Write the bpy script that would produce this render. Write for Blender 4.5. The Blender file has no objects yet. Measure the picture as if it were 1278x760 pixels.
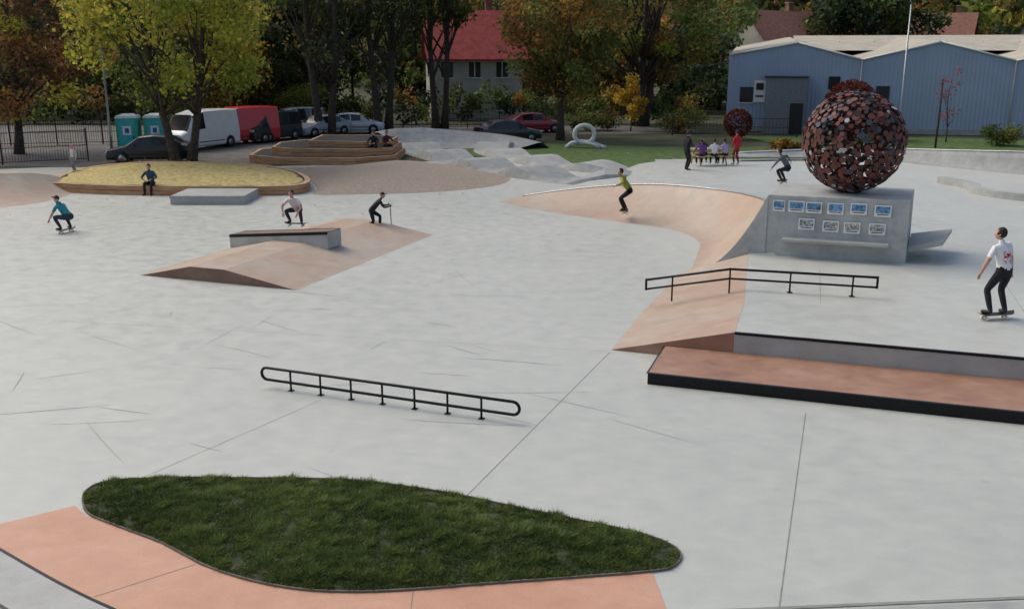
import bpy, bmesh, math, random
import numpy as np
from mathutils import Vector, Matrix, noise
from mathutils.geometry import delaunay_2d_cdt
random.seed(7); rng=np.random.default_rng(7)
S=bpy.context.scene
S.view_settings.view_transform='Standard'; S.view_settings.look='None'; S.view_settings.exposure=0
# ---------------------------------------------------------------- materials
MATS={}
def nodemat(name):
    m=bpy.data.materials.new(name); m.use_nodes=True
    nt=m.node_tree; b=nt.nodes['Principled BSDF']; return m,nt,b
def mat(name,col,rough=.7,metal=0,var=.15,scale=6,bump=0,bscale=30,spec=.4):
    if name in MATS: return MATS[name]
    m,nt,b=nodemat(name); N=nt.nodes; L=nt.links
    tc=N.new('ShaderNodeTexCoord'); n=N.new('ShaderNodeTexNoise'); n.inputs['Scale'].default_value=scale; n.inputs['Detail'].default_value=6
    L.new(tc.outputs['Object'],n.inputs['Vector'])
    r=N.new('ShaderNodeValToRGB'); r.color_ramp.elements[0].position=.3; r.color_ramp.elements[1].position=.7
    r.color_ramp.elements[0].color=(*[c*(1-var) for c in col],1); r.color_ramp.elements[1].color=(*[min(1,c*(1+var)) for c in col],1)
    L.new(n.outputs['Fac'],r.inputs['Fac']); L.new(r.outputs['Color'],b.inputs['Base Color'])
    b.inputs['Roughness'].default_value=rough; b.inputs['Metallic'].default_value=metal; b.inputs['Specular IOR Level'].default_value=spec
    if bump:
        n2=N.new('ShaderNodeTexNoise'); n2.inputs['Scale'].default_value=bscale; L.new(tc.outputs['Object'],n2.inputs['Vector'])
        bp=N.new('ShaderNodeBump'); bp.inputs['Strength'].default_value=bump; bp.inputs['Distance'].default_value=.02
        L.new(n2.outputs['Fac'],bp.inputs['Height']); L.new(bp.outputs['Normal'],b.inputs['Normal'])
    MATS[name]=m; return m
def concrete(name,c1,c2,c3,rough=.5,big=.25,lo=.955):
    """poured and trowelled concrete: broad stains, mid mottling, fine grain, trowel streaks, specks"""
    m,nt,b=nodemat(name); N=nt.nodes; L=nt.links
    tc=N.new('ShaderNodeTexCoord')
    def noi(s,d=5,dist=0,mapscale=None,rot=0,ro=.5):
        n=N.new('ShaderNodeTexNoise'); n.inputs['Scale'].default_value=s; n.inputs['Detail'].default_value=d; n.inputs['Distortion'].default_value=dist; n.inputs['Roughness'].default_value=ro
        if mapscale:
            mp=N.new('ShaderNodeMapping'); mp.inputs['Scale'].default_value=mapscale; mp.inputs['Rotation'].default_value=(0,0,rot)
            L.new(tc.outputs['Object'],mp.inputs['Vector']); L.new(mp.outputs['Vector'],n.inputs['Vector'])
        else: L.new(tc.outputs['Object'],n.inputs['Vector'])
        return n
    a=noi(big,8,.3,ro=.6); bb=noi(2.2,10,.1,ro=.65); g=noi(60,3); st=noi(3.5,8,.2,(.7,1.3,1),.9,.6); sp=noi(3.1,2)
    r=N.new('ShaderNodeValToRGB'); e=r.color_ramp.elements; e[0].position=.34; e[0].color=(*c1,1); e[1].position=.66; e[1].color=(*c3,1)
    x=e.new(.5); x.color=(*c2,1)
    add=N.new('ShaderNodeMath'); add.operation='MULTIPLY_ADD'; add.inputs[1].default_value=.6
    m2=N.new('ShaderNodeMath'); m2.operation='MULTIPLY'; m2.inputs[1].default_value=.4
    L.new(bb.outputs['Fac'],m2.inputs[0]); L.new(a.outputs['Fac'],add.inputs[0]); L.new(m2.outputs[0],add.inputs[2]); L.new(add.outputs[0],r.inputs['Fac'])
    def mulby(col,n,lo,hi,p0=.35,p1=.65):
        mr=N.new('ShaderNodeMapRange'); mr.inputs[1].default_value=p0; mr.inputs[2].default_value=p1; mr.inputs[3].default_value=lo; mr.inputs[4].default_value=hi
        L.new(n.outputs['Fac'],mr.inputs[0])
        mx=N.new('ShaderNodeMix'); mx.data_type='RGBA'; mx.blend_type='MULTIPLY'; mx.inputs[0].default_value=1
        L.new(col,mx.inputs[6]); L.new(mr.outputs[0],mx.inputs[7]); return mx.outputs[2]
    c=mulby(r.outputs['Color'],st,lo,1.03); c=mulby(c,g,.93,1.05); c=mulby(c,sp,1,.9,.70,.78)
    L.new(c,b.inputs['Base Color'])
    mr=N.new('ShaderNodeMapRange'); mr.inputs[1].default_value=.35; mr.inputs[2].default_value=.65; mr.inputs[3].default_value=rough-.1; mr.inputs[4].default_value=rough+.15
    L.new(bb.outputs['Fac'],mr.inputs[0]); L.new(mr.outputs[0],b.inputs['Roughness'])
    bp=N.new('ShaderNodeBump'); bp.inputs['Strength'].default_value=.15; bp.inputs['Distance'].default_value=.004
    L.new(g.outputs['Fac'],bp.inputs['Height']); L.new(bp.outputs['Normal'],b.inputs['Normal'])
    MATS[name]=m; return m
M_con=concrete('plaza_concrete',(.425,.44,.395),(.475,.485,.435),(.515,.52,.465),.44,.15)
M_conD=concrete('grey_concrete',(.235,.245,.235),(.32,.33,.315),(.40,.405,.385),.7,.9,.85)
M_blk=concrete('block_concrete',(.33,.345,.335),(.42,.43,.415),(.50,.505,.48),.7,1.1,.85)
M_conM=concrete('mid_concrete',(.33,.335,.31),(.40,.405,.375),(.46,.46,.425),.6,.6,.9)
M_peach=concrete('peach_concrete',(.42,.275,.19),(.435,.335,.25),(.455,.41,.34),.55,.35,.92)
M_orange=concrete('orange_concrete',(.50,.26,.165),(.55,.30,.195),(.58,.34,.235),.6,.6,.93)
M_orangeD=concrete('brick_tinted_concrete',(.27,.135,.085),(.34,.185,.12),(.40,.245,.17),.6,.9,.88)
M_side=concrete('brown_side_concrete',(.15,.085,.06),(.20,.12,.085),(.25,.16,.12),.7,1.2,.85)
M_black=mat('black_steel',(.012,.012,.014),.35,.6,.3,20)
M_blackp=mat('black_paint',(.015,.015,.017),.5,0,.3,20)
M_dark=mat('dark_rubber',(.015,.015,.015),.8)
M_joint=mat('joint_dark',(.25,.25,.22),.9)
M_scuff=mat('wheel_scuffs',(.38,.385,.35),.7,0,.12,3)
M_rim=mat('bed_edging',(.16,.14,.11),.9)
def woodmat(name,c1,c2):
    m,nt,b=nodemat(name); N=nt.nodes; L=nt.links
    tc=N.new('ShaderNodeTexCoord'); mp=N.new('ShaderNodeMapping'); mp.inputs['Scale'].default_value=(1,1,9)
    n=N.new('ShaderNodeTexNoise'); n.inputs['Scale'].default_value=1.5; n.inputs['Detail'].default_value=6
    L.new(tc.outputs['Object'],mp.inputs['Vector']); L.new(mp.outputs['Vector'],n.inputs['Vector'])
    r=N.new('ShaderNodeValToRGB'); r.color_ramp.elements[0].position=.35; r.color_ramp.elements[1].position=.65
    r.color_ramp.elements[0].color=(*c1,1); r.color_ramp.elements[1].color=(*c2,1)
    L.new(n.outputs['Fac'],r.inputs['Fac']); L.new(r.outputs['Color'],b.inputs['Base Color']); b.inputs['Roughness'].default_value=.75
    MATS[name]=m; return m
M_wood=woodmat('larch_wood',(.36,.18,.08),(.52,.30,.155))
M_wood2=woodmat('larch_wood_top',(.42,.25,.13),(.56,.38,.22))
M_sand=mat('leaf_strewn_sand',(.46,.37,.15),.95,0,.35,5,.6,20)
M_gravel=mat('brown_gravel',(.31,.255,.20),.95,0,.25,9,.8,25)
M_soil=mat('turf_soil',(.04,.048,.02),.95,0,.4,8,.8,20)
M_lawn=mat('lawn_far',(.075,.125,.03),.95,0,.45,2.5,.8,12)
M_asph=mat('car_park_gravel',(.15,.14,.125),.95,0,.25,1.5,.5,10)
M_ground=mat('ground_green',(.06,.065,.03),.95,0,.5,.3,.6,5)
M_glass=mat('car_glass',(.012,.015,.018),.12,0,.1,5,spec=.8)
M_white=mat('white_paint',(.75,.75,.74),.4,0,.06)
M_whiteg=mat('weathered_white',(.6,.6,.58),.5,0,.12)
M_chrome=mat('galvanised',(.35,.36,.36),.4,.8,.15,8)
M_red_l=mat('tail_light',(.3,.01,.01),.3); M_lamp=mat('head_light',(.6,.6,.6),.15)
M_bark=mat('bark',(.06,.048,.036),.95,0,.5,6,.9,12)
def leafmat(name,tr):
    m,nt,b=nodemat(name); N=nt.nodes; L=nt.links
    a=N.new('ShaderNodeAttribute'); a.attribute_name='Col'
    L.new(a.outputs['Color'],b.inputs['Base Color']); b.inputs['Roughness'].default_value=.65; b.inputs['Specular IOR Level'].default_value=.25
    t=N.new('ShaderNodeBsdfTranslucent'); L.new(a.outputs['Color'],t.inputs['Color'])
    mx=N.new('ShaderNodeMixShader'); mx.inputs[0].default_value=tr
    L.new(b.outputs[0],mx.inputs[1]); L.new(t.outputs[0],mx.inputs[2]); L.new(mx.outputs[0],N['Material Output'].inputs['Surface'])
    return m
M_leaf=leafmat('foliage',.38); M_blade=leafmat('grass_blades',.25)
def colmat(name,rough,metal):
    m,nt,b=nodemat(name); N=nt.nodes; a=N.new('ShaderNodeAttribute'); a.attribute_name='Col'
    nt.links.new(a.outputs['Color'],b.inputs['Base Color']); b.inputs['Roughness'].default_value=rough; b.inputs['Metallic'].default_value=metal; return m
# ---------------------------------------------------------------- mesh builder
def link(o,parent=None):
    S.collection.objects.link(o)
    if parent: o.parent=parent
    return o
def empty(name,loc=(0,0,0),yaw=0):
    e=bpy.data.objects.new(name,None); e.location=loc; e.rotation_euler=(0,0,yaw); e.empty_display_size=.2; return link(e)
class MB:
    def __init__(s): s.v=[];s.f=[];s.m=[];s.mats=[];s.X=Matrix.Identity(4);s.sm=[]
    def mi(s,m):
        if m not in s.mats: s.mats.append(m)
        return s.mats.index(m)
    def add(s,vs,fs,m,smooth=False):
        k=len(s.v); s.v+= [tuple(s.X@Vector(v)) for v in vs]; i=s.mi(m)
        for f in fs: s.f.append([a+k for a in f]); s.m.append(i); s.sm.append(smooth)
    def box(s,c,d,m,rz=0,taper=1):
        x,y,z=[a/2 for a in d]; R=Matrix.Rotation(rz,3,'Z'); C=Vector(c)
        vs=[]
        for sz in(-1,1):
            t=taper if sz>0 else 1
            for sx,sy in((-1,-1),(1,-1),(1,1),(-1,1)): vs.append(C+R@Vector((sx*x*t,sy*y*t,sz*z)))
        s.add(vs,[(3,2,1,0),(4,5,6,7),(0,1,5,4),(1,2,6,5),(2,3,7,6),(3,0,4,7)],m)
    def tube(s,pts,rad,m,n=8,closed=False):
        pts=[Vector(p) for p in pts]; vs=[];fs=[]; K=len(pts)
        if not hasattr(rad,'__len__'): rad=[rad]*K
        prev=None
        for i,p in enumerate(pts):
            if closed: d=pts[(i+1)%K]-pts[i-1]
            else: d=pts[min(i+1,K-1)]-pts[max(i-1,0)]
            d.normalize()
            if prev is None:
                a=Vector((0,0,1)) if abs(d.z)<.9 else Vector((1,0,0)); u=d.cross(a).normalized()
            else: u=(prev-d*prev.dot(d)).normalized()
            prev=u; w=d.cross(u)
            for j in range(n):
                t=2*math.pi*j/n; vs.append(p+(u*math.cos(t)+w*math.sin(t))*rad[i])
        for i in range(K if closed else K-1):
            for j in range(n):
                a=i*n+j; b=i*n+(j+1)%n; c=((i+1)%K)*n+(j+1)%n; d=((i+1)%K)*n+j
                fs.append((a,b,c,d))
        if not closed: fs.append(tuple(range(n-1,-1,-1))); fs.append(tuple((K-1)*n+j for j in range(n)))
        s.add(vs,fs,m,True)
    def sphere(s,c,r,m,nu=12,nv=8,sc=(1,1,1)):
        vs=[];fs=[]
        for i in range(nv+1):
            p=math.pi*i/nv
            for j in range(nu):
                t=2*math.pi*j/nu; vs.append((c[0]+r*sc[0]*math.sin(p)*math.cos(t),c[1]+r*sc[1]*math.sin(p)*math.sin(t),c[2]+r*sc[2]*math.cos(p)))
        for i in range(nv):
            for j in range(nu): fs.append((i*nu+j,(i+1)*nu+j,(i+1)*nu+(j+1)%nu,i*nu+(j+1)%nu))
        s.add(vs,fs,m,True)
    def prism(s,poly,z0,z1,m,mtop=None):
        n=len(poly); 
        vs=[(p[0],p[1],z0) for p in poly]+[(p[0],p[1],z1) for p in poly]
        s.add(vs,[(i,(i+1)%n,n+(i+1)%n,n+i) for i in range(n)],m)
        s.add([(p[0],p[1],z1) for p in poly],[tuple(range(n))],mtop or m)
    def obj(s,name,parent=None,loc=(0,0,0),yaw=0,bevel=0):
        me=bpy.data.meshes.new(name); me.from_pydata(s.v,[],s.f)
        for m in s.mats: me.materials.append(m)
        me.polygons.foreach_set('material_index',s.m); me.polygons.foreach_set('use_smooth',s.sm); me.update()
        bm=bmesh.new(); bm.from_mesh(me)
        if bevel: bmesh.ops.remove_doubles(bm,verts=bm.verts,dist=1e-5)
        bmesh.ops.recalc_face_normals(bm,faces=bm.faces); bm.to_mesh(me); bm.free()
        o=bpy.data.objects.new(name,me); o.location=loc; o.rotation_euler=(0,0,yaw); link(o,parent)
        if bevel:
            b=o.modifiers.new('b','BEVEL'); b.width=bevel; b.segments=2; b.limit_method='ANGLE'; b.angle_limit=.6
        return o
def smooth_closed(pts,k=6):
    out=[];n=len(pts)
    for i in range(n):
        p0,p1,p2,p3=[Vector(pts[(i+j-1)%n]) for j in range(4)]
        for a in range(k):
            t=a/k; out.append(.5*((2*p1)+(-p0+p2)*t+(2*p0-5*p1+4*p2-p3)*t*t+(-p0+3*p1-3*p2+p3)*t**3))
    return out
def smooth_open(pts,k=6):
    pts=[Vector(p) for p in pts]; P=[pts[0]*2-pts[1]]+pts+[pts[-1]*2-pts[-2]]; out=[]
    for i in range(1,len(P)-2):
        p0,p1,p2,p3=P[i-1:i+3]
        for a in range(k):
            t=a/k; out.append(.5*((2*p1)+(-p0+p2)*t+(2*p0-5*p1+4*p2-p3)*t*t+(-p0+3*p1-3*p2+p3)*t**3))
    out.append(pts[-1]); return out
def sheet(name,poly,z,m,parent=None):
    b=MB(); b.add([(p[0],p[1],z) for p in poly],[tuple(range(len(poly)))],m); return b.obj(name,parent)
def inpoly(x,y,P):
    c=False;n=len(P);j=n-1
    for i in range(n):
        xi,yi=P[i][0],P[i][1];xj,yj=P[j][0],P[j][1]
        if (yi>y)!=(yj>y) and x<(xj-xi)*(y-yi)/(yj-yi)+xi: c=not c
        j=i
    return c
def np_in(xy,P):
    c=np.zeros(len(xy),bool);n=len(P);j=n-1; x,y=xy[:,0],xy[:,1]
    for i in range(n):
        xi,yi=P[i][0],P[i][1];xj,yj=P[j][0],P[j][1]
        if yi!=yj: c^=((yi>y)!=(yj>y))&(x<(xj-xi)*(y-yi)/(yj-yi)+xi)
        j=i
    return c
def np_dist(xy,P):
    d=np.full(len(xy),1e9);n=len(P); x,y=xy[:,0],xy[:,1]
    for i in range(n):
        ax,ay=P[i][0],P[i][1];bx,by=P[(i+1)%n][0],P[(i+1)%n][1]; dx,dy=bx-ax,by-ay; L=dx*dx+dy*dy+1e-9
        t=(((x-ax)*dx+(y-ay)*dy)/L).clip(0,1); d=np.minimum(d,np.hypot(x-ax-t*dx,y-ay-t*dy))
    return d
def patch(name,outline,interior,m,zfun=None,grid=0,parent=None,smooth=True):
    pts=[Vector((p[0],p[1])) for p in outline]; zs=[p[2] for p in outline]
    for p in interior: pts.append(Vector((p[0],p[1]))); zs.append(p[2])
    if grid:
        xs=[p[0] for p in outline]; ys=[p[1] for p in outline]
        x=min(xs)+grid/2
        while x<max(xs):
            y=min(ys)+grid/2
            while y<max(ys):
                if inpoly(x,y,outline): pts.append(Vector((x,y))); zs.append(zfun(x,y))
                y+=grid
            x+=grid
    n=len(outline)
    v,e,f,ov,oe,of=delaunay_2d_cdt(pts,[],[list(range(n))],1,1e-4)
    V=[]
    for i,p in enumerate(v): V.append((p.x,p.y,zs[ov[i][0]] if ov[i] else 0))
    b=MB(); b.add(V,[tuple(t) for t in f],m,smooth); return b.obj(name,parent)
def distpoly(x,y,P): return float(np_dist(np.array([[x,y]]),P)[0])
# ---------------------------------------------------------------- leaf cards
def attr(me,cols,k):
    ca=me.color_attributes.new('Col','FLOAT_COLOR','POINT'); n=len(cols); c=np.ones((n,k,4)); c[:,:,:3]=cols[:,None,:]; ca.data.foreach_set('color',c.astype('f').ravel())
def quads_mesh(name,C,size,cols,parent,up=.3,matl=None,asp=.6):
    N=len(C); n=rng.normal(size=(N,3)); n[:,2]+=up; n/=np.linalg.norm(n,axis=1)[:,None]
    a=rng.normal(size=(N,3)); a-=n*(a*n).sum(1)[:,None]; a/=np.linalg.norm(a,axis=1)[:,None]; b=np.cross(n,a)
    s=size[:,None]
    V=np.stack([C-a*s*.5,C-b*s*.5*asp+n*s*.08,C+a*s*.5,C+b*s*.5*asp+n*s*.08],1).reshape(-1,3)
    me=bpy.data.meshes.new(name); me.vertices.add(4*N); me.vertices.foreach_set('co',V.astype('f').ravel())
    me.loops.add(4*N); me.loops.foreach_set('vertex_index',np.arange(4*N,dtype='i'))
    me.polygons.add(N); me.polygons.foreach_set('loop_start',np.arange(0,4*N,4,dtype='i')); me.update(calc_edges=True)
    attr(me,cols,4); me.materials.append(matl or M_leaf); o=bpy.data.objects.new(name,me); link(o,parent); return o
GY=[(.38,.38,.055),(.25,.30,.05),(.46,.40,.065),(.16,.21,.04)]
GR=[(.13,.18,.045),(.09,.135,.035),(.18,.22,.055),(.24,.20,.05)]
DK=[(.035,.055,.024),(.055,.08,.03),(.08,.105,.036),(.028,.045,.022)]
OR=[(.38,.19,.045),(.27,.145,.04),(.20,.17,.045),(.45,.26,.06),(.14,.14,.035)]
BR=[(.26,.11,.05),(.18,.085,.045),(.32,.15,.055),(.12,.085,.04)]
YL=[(.62,.40,.04),(.7,.48,.07),(.5,.3,.04)]
RD=[(.13,.03,.02),(.09,.022,.018),(.18,.045,.026)]
def cloud(clumps,radii,per,pal,jit=.25,flat=.8):
    pal=np.array(pal); P=[];Cc=[]
    for c,r in zip(clumps,radii):
        d=rng.normal(size=(per,3)); d/=np.linalg.norm(d,axis=1)[:,None]; rr=r*rng.random(per)**.45
        p=c+d*rr[:,None]*np.array([1,1,flat]); base=pal[rng.integers(len(pal))]*rng.uniform(.7,1.3)
        col=base*(1+rng.normal(size=(per,1))*jit).clip(.4,1.8)
        k=rng.random(per)<.18; col[k]=pal[rng.integers(len(pal),size=k.sum())]
        P.append(p);Cc.append(col)
    return np.concatenate(P),np.concatenate(Cc).clip(0,1)
def tree(name,x,y,H,R,z0,pal,clumps=70,per=150,ls=.26,tr=.22,trunks=1,z=0,spread=.5,cr=(.9,1.6),lean=0,squash=1):
    e=empty(name,(x,y,z)); zc=(z0+H)/2; hz_=(H-z0)/2
    cs=[]
    while len(cs)<clumps:
        p=rng.uniform(-1,1,3); q=np.linalg.norm(p)
        if q>1 or q<.35: continue
        w=1.0-.35*max(0,p[2]); cs.append(np.array([p[0]*R*w+lean,p[1]*R*w*squash,zc+p[2]*hz_]))
    cs=np.array(cs); rad=rng.uniform(*cr,len(cs))
    P,C=cloud(cs,rad,per,pal); k=P[:,2]>z0*.75; P=P[k];C=C[k]
    quads_mesh('foliage',P,ls*rng.uniform(.6,1.4,len(P)),C,e)
    b=MB()
    for t in range(trunks):
        a=random.uniform(0,6.28) if trunks==1 else 6.28*t/trunks+.5; off=0 if trunks==1 else .35
        top=Vector((math.cos(a)*R*spread*(.2 if trunks==1 else .6)+lean*.6,math.sin(a)*R*spread*.3,z0+(H-z0)*.75))
        base=Vector((math.cos(a)*off,math.sin(a)*off,-.1)); pts=[];rs=[]
        for i in range(9):
            s=i/8; p=base.lerp(top,s)+Vector((math.sin(s*5+a)*.18,math.cos(s*4+a)*.15,0))*s; pts.append(p); rs.append(tr*(1.35 if i==0 else 1)*(1-.82*s))
        b.tube(pts,rs,M_bark,9)
        idx=[i for i in range(len(cs)) if i%trunks==t]; random.shuffle(idx)
        for i in idx[:16]:
            c=Vector(cs[i]); s=max(.25,min(.85,(c.z-H*.12)/H*.8)); st=pts[int(s*8)]
            mid=st.lerp(c,.5)+Vector((random.uniform(-.3,.3),random.uniform(-.3,.3),random.uniform(-.1,.5)))
            r0=tr*(1-.8*s)*.5
            b.tube([st,st.lerp(mid,.5)+Vector((0,0,.1)),mid,c],[r0,r0*.8,r0*.55,r0*.2],M_bark,6)
    b.obj('trunk',e); return e
def bush(name,x,y,R,H,pal,per=90,n=22,z=0,ls=.16,ball=False):
    e=empty(name,(x,y,z))
    if ball:
        d=rng.normal(size=(n*per,3)); d/=np.linalg.norm(d,axis=1)[:,None]; P=d*(R*(.84+.2*rng.random(n*per)))[:,None]; P[:,2]+=H
        pa=np.array(pal); C=pa[rng.integers(len(pa),size=len(P))]*rng.uniform(.6,1.4,(len(P),1))
    else:
        cs=np.stack([rng.uniform(-R*.7,R*.7,n),rng.uniform(-R*.5,R*.5,n),rng.uniform(.2*H,.75*H,n)],1); P,C=cloud(cs,rng.uniform(.25,.5,n)*min(R,H),per,pal); k=P[:,2]>0; P=P[k]; C=C[k]
    quads_mesh('foliage',P,ls*rng.uniform(.6,1.4,len(P)),C,e)
    b=MB(); 
    for i in range(5):
        a=i*1.3; b.tube([(0,0,-.05),(math.cos(a)*R*.3,math.sin(a)*R*.3,H*.7)],[.05,.015],M_bark,6)
    b.obj('stems',e); return e
# ================================================================ GROUND
gx=[-600,-300,-160,-90,-40,0,40,90,160,300,600]; gy=[-60,0,40,80,110,135,165,200,260,340,460,700]
def hz(x,y):
    t=max(0,(y-118)/160); return -.03+ (26*t*t*(3-2*t) if t<1 else 26+(t-1)*18)*(1+.15*math.sin(x*.02))
b=MB(); vs=[(x,y,hz(x,y)) for y in gy for x in gx]; w=len(gx)
b.add(vs,[(j*w+i,j*w+i+1,(j+1)*w+i+1,(j+1)*w+i) for j in range(len(gy)-1) for i in range(w-1)],M_ground,True); b.obj('ground')
sheet('plaza_pavement',[(-34,-2),(36,-2),(36,49),(27,52),(10,54),(0,54.5),(-7,52),(-13,50.5),(-24,50.2),(-34,46)],0,M_con)
sheet('car_park',[(-60,50.6),(-24,50.6),(-13,50.9),(-6.6,56.2),(-4,70),(14,72),(14,80),(-60,80)],-.012,M_asph)
sheet('lawn',[(-1.4,64.6),(9.6,61),(16,61),(14,54.5),(8,54.3),(7.4,48),(4.6,48),(2.2,51.4),(-1,55),(-5,57)],.006,M_lawn)
sheet('lawn',[(19,54.5),(34,50),(44,62),(30,68),(16,69)],.008,M_lawn)
sheet('footpath',[(23,54.6),(30,52.7),(42,56.5),(42,59),(30,56)],.014,M_con)
b=MB()
def joint(p,q,w=.010,m=M_joint):
    p=Vector((*p,.004));q=Vector((*q,.004));d=(q-p).normalized();n=Vector((-d.y,d.x,0))*w/2
    b.add([p-n,q-n,q+n,p+n],[(0,1,2,3)],m)
joint((1.94,18.3),(-.62,11.9)); joint((4.88,15.0),(2.88,9.2),.014); joint((-5.2,12.5),(-3.3,15.6),.007)
joint((-9,9.5),(-16,28),.006); joint((-12,21),(1.9,18.4),.005)
b.obj('expansion_joints')
# wheel scuffs left by boards
b=MB()
for i in range(46):
    x=random.uniform(-13,3.5);y=random.uniform(12.8,24); 
    if x<-8 and y>22.5: continue
    if x>1.2 and y>16: continue
    L=random.uniform(.6,2.6); a=random.choice([random.gauss(-.35,.35),random.uniform(0,3.14)]); cv=random.uniform(-.25,.25); pts=[]
    for k in range(9):
        t=k/8; pts.append(Vector((x,y,.0045+i*.00004)));x+=math.cos(a)*L/8;y+=math.sin(a)*L/8;a+=cv/8
    wd=random.uniform(.004,.010); vs=[]
    for k,p in enumerate(pts):
        d=(pts[min(k+1,8)]-pts[max(k-1,0)]).normalized(); n=Vector((-d.y,d.x,0))*wd*math.sin(math.pi*(k+.6)/9.2); vs+=[p-n,p+n]
    b.add(vs,[(2*k,2*k+2,2*k+3,2*k+1) for k in range(8)],M_scuff)
b.obj('wheel_marks')
bed=[(-5.69,11.69),(-5.80,12.05),(-5.63,12.33),(-4.94,12.44),(-3.81,12.44),(-2.68,12.41),(-1.88,12.28),(-.86,11.96),(.43,11.37),(1.51,10.88),(1.91,10.57),(2.0,10.31),(1.88,10.08),(1.63,9.96),(.56,9.80),(-.35,9.68),(-1.24,9.55),(-1.86,9.52),(-2.41,9.58),(-2.99,9.77),(-3.60,10.10),(-4.27,10.62),(-4.95,11.03),(-5.45,11.35)]
bedS=[(p.x,p.y) for p in smooth_closed([(*p,0) for p in bed],5)]
outer=smooth_open([(-8.2,12.0,0),(-7.2,11.25,0),(-6.3,10.58,0),(-5.32,9.87,0),(-4.73,9.47,0),(-4.21,9.15,0),(-3.3,8.6,0),(-2,8.1,0),(0,7.8,0),(1.75,7.6,0)],4)
inner=[(1.62,9.94),(.56,9.78),(-.35,9.66),(-1.24,9.53),(-1.86,9.5),(-2.41,9.56),(-3.0,9.75),(-3.62,10.08),(-4.28,10.6),(-4.96,11.01),(-5.5,11.33),(-5.75,11.5),(-6.5,11.28),(-7.4,12.3),(-7.9,12.7)]
inner[11:]=[(-5.78,11.62),(-6.7,10.98),(-7.5,11.75),(-8.1,12.3)]
patch('orange_pavement',[(p.x,p.y,.004) for p in outer]+[(p[0],p[1],.004) for p in inner],[],M_orange,smooth=False)
b=MB(); joint((-1.1,9.52),(-1.05,7.9),.008); joint((-3.7,10.12),(-4.6,9.42),.008)
for i in range(len(b.v)): b.v[i]=(b.v[i][0],b.v[i][1],.008)
b.obj('pavement_joints')
b=MB()
oo=[Vector((p.x,p.y,.0)) for p in outer]; vs=[]
for i,p in enumerate(oo):
    d=(oo[min(i+1,len(oo)-1)]-oo[max(i-1,0)]).normalized(); n=Vector((d.y,-d.x,0))
    n=n if n.y<0 else -n
    vs+= [p+Vector((0,0,.012)),p+n*.035+Vector((0,0,.012)),p+n*.04+Vector((0,0,.008)),p+n*.62+Vector((0,0,.008)),p+n*.66+Vector((0,0,.008))]
for i in range(len(oo)-1):
    k=5*i
    b.add([vs[k],vs[k+1],vs[k+6],vs[k+5]],[(0,1,2,3)],M_black)
    b.add([vs[k+2],vs[k+3],vs[k+8],vs[k+7]],[(0,1,2,3)],M_conM)
    b.add([vs[k+3],vs[k+4],vs[k+9],vs[k+8]],[(0,1,2,3)],M_blackp)
b.obj('steel_coping')
b=MB(); b.box((6,9.43,.007),(8.6,.05,.006),M_joint,rz=.075); b.box((6,9.05,.006),(8.6,.62,.004),M_conM,rz=.075); b.obj('drain_channel')
e=empty('grass_bed')
def bzn(xy):
    d=np_dist(xy,bedS); nz=np.array([noise.noise(Vector((x*1.3,y*1.3,0))) for x,y in xy]); return .02+.13*np.minimum(1,d/.9)+.05*nz*np.minimum(1,d/.3)
patch('soil',[(p[0],p[1],.02) for p in bedS],[],M_soil,lambda x,y:float(bzn(np.array([[x,y]]))[0]),.18,e)
b=MB(); n=len(bedS); vs=[];cen=Vector((-2,11,0))
for i in range(n):
    p=Vector((*bedS[i],0)); d=(Vector((*bedS[(i+1)%n],0))-Vector((*bedS[i-1],0))).normalized(); nn=Vector((d.y,-d.x,0))
    if (p-cen).dot(nn)<0: nn=-nn
    vs+=[p,p+Vector((0,0,.03)),p+nn*.02+Vector((0,0,.03)),p+nn*.022]
fs=[]
for i in range(n):
    a=4*i;c=4*((i+1)%n)
    for j in range(3): fs.append((a+j,a+j+1,c+j+1,c+j))
b.add(vs,fs,M_rim); b.obj('edging',e)
xy=np.stack([rng.uniform(-5.9,2.1,420000),rng.uniform(9.4,12.6,420000)],1); xy=xy[np_in(xy,bedS)]
q=np.array([noise.noise(Vector((x*2.4,y*2.4,3))) for x,y in xy]); q2=np.array([noise.noise(Vector((x*6,y*6,9))) for x,y in xy]); q3=np.array([noise.noise(Vector((x*.9,y*.9,5))) for x,y in xy])
k=rng.random(len(xy))<(.66+q*.8+q2*.8); xy=xy[k];q=q[k];q2=q2[k];q3=q3[k]; n=len(xy)
P=np.concatenate([xy,(bzn(xy)-.01)[:,None]],1)
g=(.40+.7*q2+.6*q3+rng.normal(0,.2,n)).clip(0,1)[:,None]; COL=np.array((.035,.07,.014))*(1-g)+np.array((.17,.225,.05))*g
k=rng.random(n)<.06; COL[k]=(.27,.22,.08)
Hh=rng.uniform(.025,.055,n)*(1+1.0*np.maximum(0,q*.8+q2))
a=rng.uniform(0,6.283,n); wv=np.stack([np.cos(a),np.sin(a),0*a],1)*rng.uniform(.0045,.008,n)[:,None]; lx=rng.normal(0,.7,n)+q2*1.0; ly=rng.normal(0,.7,n)+q*1.0
ln=np.stack([lx,ly,np.ones(n)],1)*Hh[:,None]
V=np.stack([P-wv,P+wv,P+ln],1).reshape(-1,3); me=bpy.data.meshes.new('grass'); me.vertices.add(3*n); me.vertices.foreach_set('co',V.astype('f').ravel()); me.loops.add(3*n); me.loops.foreach_set('vertex_index',np.arange(3*n,dtype='i')); me.polygons.add(n); me.polygons.foreach_set('loop_start',np.arange(0,3*n,3,dtype='i')); me.update(calc_edges=True)
attr(me,COL,3); me.materials.append(M_blade); link(bpy.data.objects.new('grass',me),e)
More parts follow.
